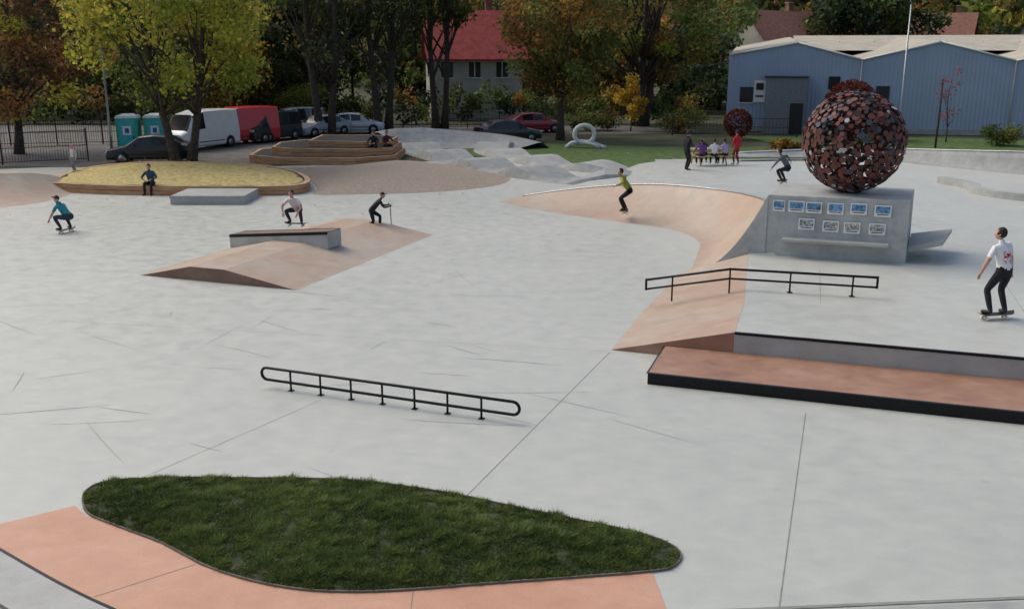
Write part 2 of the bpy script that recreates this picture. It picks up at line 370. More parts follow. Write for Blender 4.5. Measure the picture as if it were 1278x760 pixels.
# ================================================================ RAISED DECK
U=Vector((.947,-.32,0)); NN=Vector((.32,.947,0))
lip=[(7.25,27.3,1.55),(7.8,30,1.35),(7.2,33,1.2),(5.2,35.6,1.05),(3.0,37.3,.7),(.9,38.6,.25),(-.1,38.9,.02)]
bot=[(5.5,28,0),(5.9,30,0),(5.4,32,0),(3.5,33.8,0),(1.8,35.3,0),(.3,37,0),(-.5,38.3,0)]
LIP=smooth_open([(6.7,25.0,2.2)]+lip,5); BOT=smooth_open([(4.9,25.7,0)]+bot,5)
deck_out=[(4.27,17.7,.6),(24,11.03,.6),(36,20,.6),(36,50,.5),(28,54,.02),(9,54,.02),(6.4,49,.3),(4.5,44.5,.25),(1.8,41,.1)]+[(p.x,p.y,p.z) for p in reversed(LIP[3:])]+[(6.3,25.1,.6),(5.8,23.2,.6),(5.0,20,.6)]
inter=[(6.9,24.8,.6),(10,23.5,.6),(11.1,26.0,.6),(9.6,26.6,.7),(8.6,27.2,1.2),(10.2,28.6,.75),(11,31,.68),(9.5,30,1.0),(9.6,33,.8),(8,36.5,.72),(6,39,.6),(4,40.5,.42),(7,44,.6),(12,36,.6),(14,30,.6),(18,40,.6),(12,46,.6),(20,48,.6),(8,20,.6),(14,18,.6),(22,22,.6),(28,36,.6),(8,41,.6)]
e=empty('raised_skate_deck')
patch('deck_surface',deck_out,inter,M_con,parent=e)
b=MB(); A=Vector((4.27,17.7,0)); Bv=Vector((24,11.03,0))
b.add([A,Bv,Bv+Vector((0,0,.6)),A+Vector((0,0,.6))],[(0,1,2,3)],M_conM); b.obj('front_wall',e)
b=MB(); d=(Bv-A).normalized(); nrm=Vector((d.y,-d.x,0))
q=[A+nrm*.012+Vector((0,0,.56)),Bv+nrm*.012+Vector((0,0,.56)),Bv+nrm*.012+Vector((0,0,.606)),A+nrm*.012+Vector((0,0,.606)),Bv-nrm*.05+Vector((0,0,.606)),A-nrm*.05+Vector((0,0,.606))]
b.add(q,[(0,1,2,3),(3,2,4,5)],M_black); b.obj('edge_angle',e)
b=MB()
for p,q in (((6.6,19.9),(7.6,23.2)),((9.5,15.95),(11.5,21.9)),((11.2,24),(20,21.2))):
    p=Vector((*p,.606));q=Vector((*q,.606));d=(q-p).normalized();n=Vector((-d.y,d.x,0))*.004; b.add([p-n,q-n,q+n,p+n],[(0,1,2,3)],M_joint)
b.obj('deck_joints',e)
b=MB(); K=6
secs=[((1.99,18.5,0),(4.27,17.7,.6)),((2.9,21.1,0),(5.0,20,.6)),((4.0,24,0),(5.8,23.2,.6)),((4.75,25.72,0),(6.3,25.1,.6))]
sec=[]
for s0 in range(3):
    for i in range(5 if s0<2 else 6):
        t=i/5; sec.append((Vector(secs[s0][0]).lerp(Vector(secs[s0+1][0]),t),Vector(secs[s0][1]).lerp(Vector(secs[s0+1][1]),t)))
vs=[]
for p,q in sec:
    for k in range(K+1): vs.append(p.lerp(q,k/K)+Vector((0,0,.003)))
w=K+1; b.add(vs,[(i*w+k,i*w+k+1,(i+1)*w+k+1,(i+1)*w+k) for i in range(len(sec)-1) for k in range(K)],M_peach,True)
b.add([(1.99,18.5,0),(4.27,17.7,0),(4.27,17.7,.603)],[(0,1,2)],M_orangeD); b.obj('bank',e)
b=MB(); K=12; vs=[]
for j,(p,q) in enumerate(zip(BOT,LIP)):
    for k in range(K+1):
        s=k/K; h=s**1.9; v=p.lerp(q,s); v.z=q.z*h; vs.append(v)
w=K+1; n=len(BOT); b.add(vs,[(i*w+k,i*w+k+1,(i+1)*w+k+1,(i+1)*w+k) for i in range(n-1) for k in range(K)],M_peach,True)
b.obj('quarter_pipe',e)
b=MB(); b.tube([p+Vector((0,0,.01)) for p in LIP[2:-3]],.03,M_chrome,8); b.obj('coping',e)
prof=[vs[k] for k in range(K+1)]; b=MB(); off=Vector((-.01,-.03,0))
for k in range(K): b.add([Vector((prof[k].x,prof[k].y,0))+off,Vector((prof[k+1].x,prof[k+1].y,0))+off,prof[k+1]+off,prof[k]+off],[(0,1,2,3)],M_blk)
b.obj('quarter_side_wall',e)
e=empty('grind_ledge'); b=MB()
fl_=Vector((2.45,16.45,0)); bl=Vector((3.02,18.12,0)); D=Vector((.9473,-.3204,0)).normalized()*20
def quadv(*p): b.add(list(p),[tuple(range(len(p)))],mm)
Z=Vector((0,0,.2)); mm=M_orangeD
quadv(fl_+Z,fl_+D+Z,bl+D+Z,bl+Z); quadv(fl_,bl,bl+Z,fl_+Z); b.obj('ledge_top',e)
b=MB(); mm=M_black; o_=Vector((-.006,-.016,0)); z1=Vector((0,0,.207)); quadv(fl_+o_,fl_+D+o_,fl_+D+o_+z1,fl_+o_+z1); quadv(fl_+o_+z1,fl_+D+o_+z1,fl_+D+NN*.05+z1,fl_+NN*.05+z1); quadv(fl_+o_+z1,fl_+NN*.05+z1,bl+z1,bl+z1+Vector((-.03,0,0)),fl_+o_+z1+Vector((-.03,0,0))); b.obj('steel_edge',e)
# ================================================================ BLOCK + BALL
e=empty('monument_block'); b=MB()
FL=Vector((6.7,25.0,0));FR=Vector((9.95,23.85,0));BRr=Vector((10.95,26.1,0));BLl=Vector((7.7,27.3,0))
cc=(FL+FR+BRr+BLl)/4; bt=[]
for p in (FL,FR,BRr,BLl): bt.append(p+(p-cc)*.015+Vector((0,0,.4)))
tp=[p+Vector((0,0,2.2)) for p in (FL,FR,BRr,BLl)]
b.add(bt+tp,[(0,1,5,4),(1,2,6,5),(2,3,7,6),(3,0,4,7)],M_blk); b.add(tp,[(0,1,2,3)],M_conM); b.obj('block',e,bevel=.02)
fd=(FR-FL).normalized(); fn=Vector((fd.y,-fd.x,0)); L_=(FR-FL).length; yaw_f=math.atan2(fd.y,fd.x)
b=MB(); c=FL+fd*(L_*.5+.0)+fn*.16+Vector((0,0,1.08)); b.box(c,(2.6,.36,.07),M_conM,yaw_f); b.obj('shelf',e,bevel=.008)
M_ink=[mat('poster_blue',(.12,.25,.4),.5,0,.8,14),mat('poster_green',(.2,.3,.15),.5,0,.9,12),mat('poster_grey',(.35,.35,.33),.5,0,.9,16),mat('poster_teal',(.08,.3,.42),.5,0,.7,10)]
k=0
for row,us,zz in ((0,[.18,.62,1.05,1.58,2.14,2.72],1.93),(1,[.9,1.5,2.02,2.62],1.47)):
    for j,u in enumerate(us):
        b=MB(); wv_=.40 if not(row==0 and j==0) else .3; c=FL+fd*(u+.1)+fn*.045+Vector((0,0,zz+random.uniform(-.02,.02))); b.box(c,(wv_,.012,.29),M_white,yaw_f)
        b.box(c+fn*.009+Vector((0,0,.03)),(wv_*.84,.006,.17),M_ink[(k*3+j)%4],yaw_f); b.box(c+fn*.009+Vector((0,0,-.09)),(wv_*.7,.005,.02),M_blackp,yaw_f); b.obj('info_plate_%d'%k,e); k+=1
sd=(BRr-FR).normalized(); sn=Vector((sd.y,-sd.x,0))
b=MB(); p0=FR+sd*.25+sn*.04; p1=FR+sd*2.3+sn*.04
vs=[p0+Vector((0,0,1.0)),p1+Vector((0,0,1.0)),p1+sn*1.0+Vector((0,0,1.2)),p0+sn*.8+Vector((0,0,1.2)),p0+Vector((0,0,.85)),p1+Vector((0,0,.85)),p1+sn*1.0+Vector((0,0,1.1)),p0+sn*.8+Vector((0,0,1.1))]
b.add(vs,[(0,1,2,3),(7,6,5,4),(0,3,7,4),(1,2,6,5),(2,3,7,6),(0,1,5,4)],M_conM)
b.obj('cantilever_shelf',e)
Rb=1.29; e=empty('ball_sculpture',(8.97,25.5,2.22+Rb+.01))
def disc_ball():
    V=[];F=[];C=[]
    pal=[(.11,.024,.018),(.16,.032,.022),(.075,.02,.016),(.13,.045,.028),(.05,.055,.075),(.03,.018,.018),(.09,.026,.02),(.12,.04,.03)]
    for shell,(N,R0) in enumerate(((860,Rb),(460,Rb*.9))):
        for i in range(N):
            z=1-2*(i+.5)/N; r=math.sqrt(1-z*z); t=i*2.399963; n=Vector((r*math.cos(t),r*math.sin(t),z)); n=(n+Vector([random.gauss(0,.03) for _ in range(3)])).normalized()
            if shell==0 and random.random()<.12: continue
            nn=(n+Vector([random.gauss(0,.13) for _ in range(3)])).normalized(); a=nn.orthogonal().normalized(); c=nn.cross(a)
            rad=random.uniform(.05,.098); k=len(V); ct=n*R0; ns=random.choice([6,8,10])
            col=random.choice(pal); col=(.4,.4,.42) if random.random()<.02 else col
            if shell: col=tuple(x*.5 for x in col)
            for zz in(0,.02):
                for j in range(ns):
                    an=6.2832*j/ns; V.append(ct+nn*zz+(a*math.cos(an)+c*math.sin(an))*rad); C.append((*col,1))
            F.append(tuple(k+ns+j for j in range(ns))); F.append(tuple(k+ns-1-j for j in range(ns)))
            for j in range(ns): F.append((k+j,k+(j+1)%ns,k+ns+(j+1)%ns,k+ns+j))
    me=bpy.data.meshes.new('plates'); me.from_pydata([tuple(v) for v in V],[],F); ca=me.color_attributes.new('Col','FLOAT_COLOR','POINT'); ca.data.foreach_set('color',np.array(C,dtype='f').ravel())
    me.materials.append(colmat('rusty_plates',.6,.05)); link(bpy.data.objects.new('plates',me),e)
disc_ball()
b=MB()
for i in range(7):
    a=math.pi*i/7; b.tube([(Rb*.96*math.cos(t)*math.cos(a),Rb*.96*math.cos(t)*math.sin(a),Rb*.96*math.sin(t)) for t in [6.2832*j/40 for j in range(40)]],.018,M_black,6,True)
for z in (-.8,-.4,0,.4,.8):
    r=math.sqrt(1-z*z)*Rb*.96; b.tube([(r*math.cos(t),r*math.sin(t),z*Rb*.96) for t in [6.2832*j/40 for j in range(40)]],.018,M_black,6,True)
b.tube([(0,0,-Rb-.02),(0,0,-Rb*.8)],.3,M_black,16); b.obj('frame',e)
# ================================================================ RAILS
def arc(c,r,a0,a1,n,ux,uz=Vector((0,0,1))): return [c+ux*r*math.cos(a0+(a1-a0)*i/n)+uz*r*math.sin(a0+(a1-a0)*i/n) for i in range(n+1)]
b=MB(); a=Vector((-4.47,16.30,0)); z=Vector((.12,14.5,0)); d=(z-a).normalized(); h0,h1=.15,.37; rr=(h1-h0)/2; zc=Vector((0,0,(h0+h1)/2))
loop=arc(a+d*rr+zc,rr,math.pi*1.5,math.pi*.5,8,d)+arc(z-d*rr+zc,rr,math.pi*.5,-math.pi*.5,8,d)
b.tube(loop,.027,M_black,8,True)
for i in range(7):
    p=Vector((-3.91,16.08,0)).lerp(Vector((-.5,14.745,0)),i/6); b.tube([p,p+Vector((0,0,h1))],.019,M_black,8); b.box(p+Vector((0,0,.006)),(.09,.09,.01),M_black,math.atan2(d.y,d.x))
b.obj('flat_grind_rail')
b=MB(); P0=Vector((3.12,21.75,.68)); P1=Vector((4.93,21.2,1.06)); P2=Vector((7.95,20.35,1.06)); dn=Vector((0,0,-.22))
b.tube([P0,P1,P2],.028,M_black,8); b.tube([P0+dn,P1+dn,P2+dn],.024,M_black,8); b.tube([P0+Vector((0,0,.028)),P0+dn-Vector((0,0,.024))],.027,M_black,8); b.tube([P2+Vector((0,0,.028)),P2+dn-Vector((0,0,.024))],.027,M_black,8)
for p,g in ((P0.lerp(P1,.32),.27),(P1,.55),(P1.lerp(P2,.42),.6),(P1.lerp(P2,.84),.6)):
    b.tube([p,Vector((p.x,p.y,g-.05))],.02,M_black,8)
    if g==.6: b.box((p.x,p.y,g+.012),(.11,.11,.01),M_black)
b.obj('kinked_grind_rail')
# ================================================================ FUNBOX
e=empty('funbox'); b=MB()
a=Vector((-10,25.2,0)); c=Vector((-5.43,23.5,0)); dp=Vector((2.83,7.6,0)); pr=[(0,0),(.02,.01),(.34,.36),(.56,.36),(.98,.01),(1,0)]; vs=[]
for t,z in pr: vs.append(a.lerp(c,t)+Vector((0,0,z+.003)))
n=len(vs); back=[v+dp for v in vs]
b.add(vs+back,[(i,i+1,n+i+1,n+i) for i in range(n-1)],M_peach)
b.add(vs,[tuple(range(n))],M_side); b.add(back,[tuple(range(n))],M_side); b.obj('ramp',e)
e=empty('sloped_ledge'); b=MB()
l0=Vector((-8.62,28.9,0)); l1=Vector((-5.35,27.5,0)); d=(l1-l0).normalized(); nn=Vector((-d.y,d.x,0))
vs=[l0,l1+Vector((0,0,.24)),l1+Vector((0,0,.74)),l0+Vector((0,0,.40))]; vb=[v+nn*.7 for v in vs]
b.add(vs+vb,[(0,1,2,3),(7,6,5,4),(3,2,6,7),(0,3,7,4),(1,5,6,2),(0,4,5,1)],M_blk); b.obj('block',e,bevel=.01)
b=MB(); up=Vector((0,0,.012)); f=-nn*.012
for s0,s1 in ((f,nn*.09),(nn*.61,nn*.715)):
    b.add([vs[3]+up+s0,vs[2]+up+s0,vs[2]+up+s1,vs[3]+up+s1],[(0,1,2,3)],M_black)
b.add([vs[3]+up+f,vs[2]+up+f,vs[2]+up+f-Vector((0,0,.08)),vs[3]+up+f-Vector((0,0,.08))],[(0,1,2,3)],M_black)
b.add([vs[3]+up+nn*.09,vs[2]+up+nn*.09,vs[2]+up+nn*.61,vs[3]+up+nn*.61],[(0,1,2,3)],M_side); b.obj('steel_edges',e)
# ================================================================ LEFT AREA
e=empty('side_bank'); b=MB(); K=8
lp=smooth_open([(-30,37.5,1.1),(-23,38.4,1.05),(-20.9,39.9,.95),(-20.1,41.8,.65),(-19.7,43.3,.1)],5); bo=smooth_open([(-30,33,0),(-23,34.9,0),(-19.5,37,0),(-18.6,39.3,0),(-19.0,42.5,0)],5); vs=[]
for p,q in zip(bo,lp):
    for k in range(K+1):
        s=k/K; v=p.lerp(q,s); v.z=q.z*s**1.6+.004; vs.append(v)
w=K+1; b.add(vs,[(i*w+k,i*w+k+1,(i+1)*w+k+1,(i+1)*w+k) for i in range(len(bo)-1) for k in range(K)],M_peach,True); b.obj('slope',e)
patch('platform',[(p.x,p.y,p.z) for p in lp]+[(-21.5,45,.02),(-30,46,.02)],[(-25,41,.85),(-22.5,41.6,.8)],M_con,parent=e)
def planter(name,pts,h,tiers=3,top=M_sand,z=0,k=4):
    e=empty(name); P=[(p.x,p.y) for p in smooth_closed([(*p,0) for p in pts],k)]
    cx=sum(p[0] for p in P)/len(P); cy=sum(p[1] for p in P)/len(P); b=MB(); hh=h/tiers
    for t in range(tiers):
        s=1-.004*(t%2); b.prism([(cx+(p[0]-cx)*s,cy+(p[1]-cy)*s) for p in P],z+t*hh+.004,z+(t+1)*hh-.012,M_wood)
        s2=.993; b.prism([(cx+(p[0]-cx)*s2,cy+(p[1]-cy)*s2) for p in P],z+t*hh,z+(t+1)*hh-.001,M_blackp)
    b.obj('sleepers',e)
    n=len(P); b=MB(); vo=[(p[0],p[1],z+h+.004) for p in P]; vi=[(cx+(p[0]-cx)*.955,cy+(p[1]-cy)*.94,z+h+.004) for p in P]
    b.add(vo+vi,[(i,(i+1)%n,n+(i+1)%n,n+i) for i in range(n)],M_wood2); b.obj('rim_planks',e)
    if top:
        Q=[(v[0],v[1],z+h-.01) for v in vi]
        patch('fill',Q,[],top,lambda x,y:z+h-.01+.18*min(1,distpoly(x,y,[q[:2] for q in Q])/2)+.05*noise.noise(Vector((x,y,0))),.7,e)
    return e
planter('wooden_planter',[(-20.2,41.9),(-19.3,41.0),(-16.5,40.2),(-13,39.9),(-10,40.0),(-8.9,40.6),(-8.9,42.4),(-10.2,45.5),(-12.5,48),(-16,49.3),(-19,49.3),(-20.8,46.5)],.38,2)
b=MB(); b.box((-11.95,38.6,.17),(2.9,2.2,.34),M_conM); b.box((-11.95,37.49,.30),(2.94,.03,.09),M_chrome); b.obj('concrete_manual_pad')
gp=[(-14.6,49.5),(-9.5,50.4),(-6.4,53.5),(-3.4,51.2),(-.6,47.5),(-.1,45.2),(-.9,42.8),(-3.4,41),(-6.2,40.4),(-8.3,40.3),(-8.6,42.4),(-10,45.7),(-12.4,48.2)]
gS=[(p.x,p.y) for p in smooth_closed([(*p,0) for p in gp],4)]
patch('gravel_bed',[(p[0],p[1],.006) for p in gS],[],M_gravel,lambda x,y:.006+.35*min(1,distpoly(x,y,gS)/3),.8)
# wooden terrace: polygonal tiers, flush at the right, stepping down to the left
e=empty('wooden_seating_terrace')
for i,(T,h,z) in enumerate((([(-14.3,52.6),(-12.4,51.2),(-8.2,51.0),(-6.3,52.4),(-6.2,56.5),(-8,58),(-12.8,58),(-14.6,56)],.38,0),([(-13.2,53.2),(-11.9,52.1),(-8.1,51.8),(-6.5,52.9),(-6.4,56.4),(-8.2,57.7),(-12.4,57.7),(-13.4,56)],.38,.38),([(-11.2,53.4),(-8.0,52.6),(-6.7,53.4),(-6.6,56.2),(-8.4,57.3),(-11.2,57.3)],.32,.76))):
    p=planter('tier_%d'%i,T,h,2,None,z,1); p.parent=e
    sheet('boards_%d'%i,[(-9.8+(q[0]+9.8)*.99,54.6+(q[1]-54.6)*.99) for q in T],z+h-.002,M_wood2,e)
e=empty('pump_track')
def ribbon(name,pts,wd,amp,wl,ph,m,sm=False):
    P=smooth_open([(*p,0) for p in pts],6); b=MB(); vs=[];L=0; K=2
    for i,p in enumerate(P):
        d=(P[min(i+1,len(P)-1)]-P[max(i-1,0)]).normalized(); n=Vector((-d.y,d.x,0)); 
        if i: L+=(p-P[i-1]).length
        ph_=((L/wl+ph)%1); tri=1-abs(2*ph_-1); z=.03+amp*2*min(1,max(0,(tri-.12)/.7))
        vs.append(p+n*(-wd-.12)+Vector((0,0,.005)))
        for k in range(K+1): vs.append(p+n*(k/K*2-1)*wd+Vector((0,0,z)))
        vs.append(p+n*(wd+.12)+Vector((0,0,.005)))
    w=K+3; b.add(vs,[(i*w+k,i*w+k+1,(i+1)*w+k+1,(i+1)*w+k) for i in range(len(P)-1) for k in range(w-1)],m,sm); return b.obj(name,e)
ribbon('wave_a',[(-6.0,59.5),(-4.8,56.5),(-3,52.8),(-1.0,49.4),(.9,46.8),(3.0,44.6),(5.6,44.2)],1.15,.23,4.6,.3,M_conD)
ribbon('wave_b',[(-.6,61.5),(-1.2,58.5),(.1,54.6),(2.0,51.2),(4.4,48.8),(7.2,47.3)],1.0,.20,4.2,.1,M_conM)
b=MB(); P=smooth_open([(1.6,60,0),(-.6,62,0),(-4,62.3,0),(-7.0,61.2,0),(-8.0,58.4,0)],8); vs=[]
c0=Vector((-3,57,0))
for i,p in enumerate(P):
    t=i/(len(P)-1); hgt=.35+.75*min(1,1.6*t); d=(c0-p).normalized()
    for s in range(7):
        q=s/6; vs.append(p+d*2.4*q+Vector((0,0,hgt*(1-q)**1.5+.02)))
    vs.append(p-d*.35+Vector((0,0,hgt+.02))); vs.append(p-d*.9)
order=[8,7,0,1,2,3,4,5,6]; w=9
vv=[vs[i*w+o] for i in range(len(P)) for o in order]
b.add(vv,[(i*w+k,i*w+k+1,(i+1)*w+k+1,(i+1)*w+k) for i in range(len(P)-1) for k in range(w-1)],M_conD,True); b.obj('berm_wall',e)
e=empty('bowl_wall'); b=MB(); P=smooth_open([(11.5,49.6,.6),(15.5,49.2,.6),(18.4,47.6,.6),(20.4,44.8,.6),(22.6,42,.6),(26,39.8,.6),(32,38.4,.6)],6); n=len(P); vs=[]
for i,p in enumerate(P):
    t=i/(n-1); hgt=.12+.8*min(1,t*1.6); d=(P[min(i+1,n-1)]-P[max(i-1,0)]).normalized(); nn=Vector((-d.y,d.x,0))
    for s in range(6):
        q=s/5; vs.append(p+nn*.5*q+Vector((0,0,hgt*q**1.8+.004)))
    vs.append(p+nn*1.3+Vector((0,0,hgt))); vs.append(p+nn*1.9)
w=8; b.add(vs,[(i*w+k,i*w+k+1,(i+1)*w+k+1,(i+1)*w+k) for i in range(n-1) for k in range(w-1)],M_conD,True); b.obj('curved_wall',e)
b=MB(); b.tube([vs[i*w+5]+Vector((0,0,.01)) for i in range(n)],.03,M_chrome,6); b.obj('coping',e)
b=MB(); P=smooth_open([(17.6,39.4,.6),(18.0,37.6,.6),(17.6,36.2,.6),(18.6,34.6,.6),(21,33.4,.6),(24,33.2,.6)],6); n=len(P)
for i in range(n-1):
    p,q=P[i],P[i+1]
    def cr(p,i):
        d=(P[min(i+1,n-1)]-P[max(i-1,0)]).normalized(); nn=Vector((-d.y,d.x,0))*.22; return [p-nn-Vector((0,0,.02)),p-nn+Vector((0,0,.26)),p+nn+Vector((0,0,.26)),p+nn-Vector((0,0,.02))]
    A_,B_=cr(p,i),cr(q,i+1); b.add(A_+B_,[(k,k+1,5+k,4+k) for k in range(3)]+([(0,1,2,3)] if i==0 else []),M_conM)
b.obj('curved_ledge')
# ================================================================ BUILDINGS
M_clad=mat('blue_grey_cladding',(.31,.38,.49),.5,0,.06,.4)
def cladding():
    m=M_clad; nt=m.node_tree; N=nt.nodes; L=nt.links; b=N['Principled BSDF']; tc=N.new('ShaderNodeTexCoord'); wv=N.new('ShaderNodeTexWave'); wv.inputs['Scale'].default_value=1.1; wv.bands_direction='X'
    L.new(tc.outputs['Object'],wv.inputs['Vector']); bp=N.new('ShaderNodeBump'); bp.inputs['Strength'].default_value=.5; bp.inputs['Distance'].default_value=.04; L.new(wv.outputs['Fac'],bp.inputs['Height']); L.new(bp.outputs['Normal'],b.inputs['Normal'])
cladding()
M_roofb=mat('beige_roof',(.44,.40,.31),.8,0,.16,1); M_shed=mat('grey_shed',(.17,.18,.20),.6); M_redroof=mat('red_tiles',(.30,.045,.038),.75,0,.3,2.2,.6,8); M_brroof=mat('brown_tiles',(.22,.10,.07),.8,0,.25,3); M_wall=mat('render_wall',(.44,.42,.38),.9,0,.14,1.2); M_win=mat('window_glass',(.02,.025,.03),.15)
e=empty('warehouse',(16.2,74.0,0),math.radians(-14)); b=MB()
Wl=[(0,5.6),(4.9,6.45),(9.4,5.25),(14.6,6.5),(19.6,5.2),(24.5,6.4),(29,5.2)]
vs=[(x,0,0) for x,_ in Wl]+[(x,0,z) for x,z in Wl]; n=len(Wl)
b.add(vs,[(i,i+1,n+i+1,n+i) for i in range(n-1)],M_clad)
b.add([(0,0,0),(0,26,0),(0,26,5.75),(0,0,5.6)],[(0,1,2,3)],M_clad); b.add([(29,0,0),(29,26,0),(29,26,5.3),(29,0,5.2)],[(0,1,2,3)],M_clad)
b.add([(0,26,0),(29,26,0),(29,26,5.3),(0,26,5.3)],[(0,1,2,3)],M_clad); b.obj('walls',e)
b=MB()
for i in range(n-1):
    (x0,z0),(x1,z1)=Wl[i],Wl[i+1]; b.add([(x0,-.15,z0+.03),(x1,-.15,z1+.03),(x1,26,z1+.75),(x0,26,z0+.75)],[(0,1,2,3)],M_roofb)
    b.tube([(x0,-.1,z0),(x1,-.1,z1)],.07,M_white,6)
b.obj('roof',e)
b=MB(); b.add([(5.2,8,5.9),(30,8,5.9),(30,24,7.3),(5.2,24,7.3)],[(0,1,2,3)],M_roofb)
for i in range(9): b.box((6+i*2.9,16,6.64),(.08,.08,.05),M_conD)
b.obj('rear_roof',e)
b=MB(); b.box((4.2,-1.0,2.0),(2.9,2,4.0),M_shed); b.box((4.2,-1.0,4.04),(3.1,2.2,.08),M_blackp); b.box((5.0,-2.02,1.1),(.9,.06,2.2),M_blackp); b.obj('annex',e)
b=MB(); b.box((1.4,-.04,2.7),(.95,.08,1.1),M_win); b.box((1.4,-.07,2.1),(1.1,.1,.06),M_white); b.box((7.6,-.04,3.6),(.8,.08,.9),M_win); b.box((11,-.04,2.9),(.9,.08,1),M_win); b.obj('windows',e)
b=MB(); b.box((2.35,-.06,2.95),(.85,.06,1.6),M_white); b.box((2.35,-.1,3.3),(.55,.02,.5),M_blackp); b.box((2.35,-.1,2.6),(.6,.02,.12),M_blackp); b.obj('banner',e)
b=MB()
for x in (9.4,19.6): b.tube([(x,-.1,0),(x,-.1,5.2)],.06,M_conM,8)
b.box((14.5,-.03,.2),(29,.06,.4),M_conD); b.obj('downpipes_and_plinth',e)
def house(name,x,y,yaw,W,D,H,rh,wall,roof,z=0,fl=2):
    e=empty(name,(x,y,z),yaw); b=MB(); b.box((0,0,H/2),(W,D,H),wall)
    b.add([(-W/2,-D/2,H),(-W/2,D/2,H),(-W/2,0,H+rh)],[(0,1,2)],wall); b.add([(W/2,-D/2,H),(W/2,D/2,H),(W/2,0,H+rh)],[(0,1,2)],wall); b.obj('walls',e)
    b=MB(); o=.45; k=rh/(D/2)
    for s in(-1,1): 
        v=[(-W/2-o,s*(D/2+o),H-o*k+.05),(W/2+o,s*(D/2+o),H-o*k+.05),(W/2+o,0,H+rh+.05),(-W/2-o,0,H+rh+.05)]; b.add(v+[(a,c,d+.16) for a,c,d in v],[(0,1,2,3),(4,5,6,7),(0,1,5,4),(1,2,6,5),(3,0,4,7)],roof)
    b.obj('roof',e)
    b=MB()
    for f in range(fl):
        for i in range(int(W//2.4)):
            xx=-W/2+1.4+i*2.4; zz=1.5+f*2.8
            b.box((xx,-D/2-.02,zz),(1.0,.06,1.3),M_win); b.box((xx,-D/2-.05,zz),(.06,.05,1.3),M_white); b.box((xx,-D/2-.06,zz-.7),(1.2,.1,.08),M_white); b.box((xx,-D/2-.05,zz+.69),(1.1,.05,.07),M_white)
        for s in(-1,1): b.box((s*(W/2+.02),0,1.5+f*2.8),(.06,1.1,1.3),M_win)
    b.obj('windows',e); b=MB(); b.box((W*.2,D*.1,H+rh+.2),(.6,.6,1.8),M_brroof); b.box((W*.2,D*.1,H+rh+1.13),(.75,.75,.1),M_conD); b.obj('chimney',e); return e
house('red_roofed_house',-3.6,90,math.radians(8),8,8,5.4,3.8,M_wall,M_redroof)
house('brown_roofed_house',30,112,math.radians(25),9,8,6.4,3.6,M_wall,M_brroof,z=0)
house('brick_house',58,134,math.radians(-30),7,7,7.2,3.4,mat('brick_wall',(.25,.1,.07),.9),M_brroof,z=0)
house('brown_roofed_house',88,160,math.radians(10),10,9,6,4,M_wall,M_brroof,z=2)
# ================================================================ TREES
tree('autumn_maple_tree',-17.3,51,12.8,5.6,3.6,GY,80,170,.27,.24,2,spread=.7)
tree('copper_beech_tree',-29,57,13,5.5,1.8,BR+GY[:1],75,150,.3,.25,1)
tree('oak_tree',-13.2,69,17,5.5,5,GR+DK,62,130,.32,.3,2)
tree('oak_tree',-9.6,73,18,5,6,DK+GR,62,130,.32,.3,2)
tree('oak_tree',-5.6,76,17,3.8,7.4,GR+DK[:2]+OR[:1],44,130,.32,.28,2)
tree('ash_tree',3.3,66.5,13.5,4.0,3.0,OR+GR+OR[:2],90,150,.28,.26,1)
tree('linden_tree',10.4,79,16.5,6.9,4.0,GR+OR[1:4]+GY[1:2],105,160,.32,.35,3)
tree('yellow_sapling',9.0,74,3.9,1.0,.8,YL,18,120,.2,.05,1,cr=(.35,.6))
tree('yew_tree',-21,76,14,5,.8,DK,75,150,.34,.3,1)
tree('spruce_tree',-16.8,80,15,4,.8,DK,70,150,.34,.3,1)
tree('green_tree',-25,72,9.5,4.5,1,GY[1:]+GR,50,150,.32,.25,1)
tree('orange_tree',-20.0,72,7.5,2.4,2.2,OR+YL[:1],28,120,.28,.14,1)
tree('conifer_tree',40,112,15,7.5,3.5,DK+GR[:1],80,150,.5,.4,1,cr=(1.3,2.2))
tree('red_sapling',28.8,64.5,4.9,.9,1.6,[(.36,.08,.04),(.25,.09,.05)],9,22,.16,.045,1,cr=(.4,.6))
bush('round_copper_shrub',15.4,66.5,.95,1.1,RD,150,16,ball=True,ls=.14)
bush('round_copper_shrub',22.8,66,1.75,2.2,RD,220,24,ball=True,ls=.18)
bush('round_copper_shrub',25.3,66,1.0,1.2,RD,150,16,ball=True,ls=.14)
bush('hedge_shrub',31,62,1.4,1.4,GR)
bush('hedge_shrub',-16.2,75,2.2,4.0,GR+GY[1:],140,28)
bush('hedge_shrub',-19,78,3,3.6,GR,120,30)
bush('hedge_shrub',12.5,73,2.4,1.9,GR+OR[:1],120,26)
bush('hedge_shrub',6,74.5,2.4,1.7,DK+GR,120,26)
bush('ornamental_grass',16.5,58.5,1.0,.8,OR)
e=empty('hedge_row'); Pp=[];Cq=[]
for i in range(150):
    x=-60+i*.62+random.uniform(-.3,.3)
    if x<34: 
        y=(81.5 if x<16 else 104)+random.uniform(-.8,.8); p,c=cloud([np.array([x,y,random.uniform(.6,2.6)])],[random.uniform(.8,1.5)],130,random.choice([DK,DK,GR,DK+GR,OR+DK])); k=p[:,2]>0; Pp.append(p[k]);Cq.append(c[k])
Pp=np.concatenate(Pp);Cq=np.concatenate(Cq); quads_mesh('foliage',Pp,.34*rng.uniform(.6,1.4,len(Pp)),Cq,e)
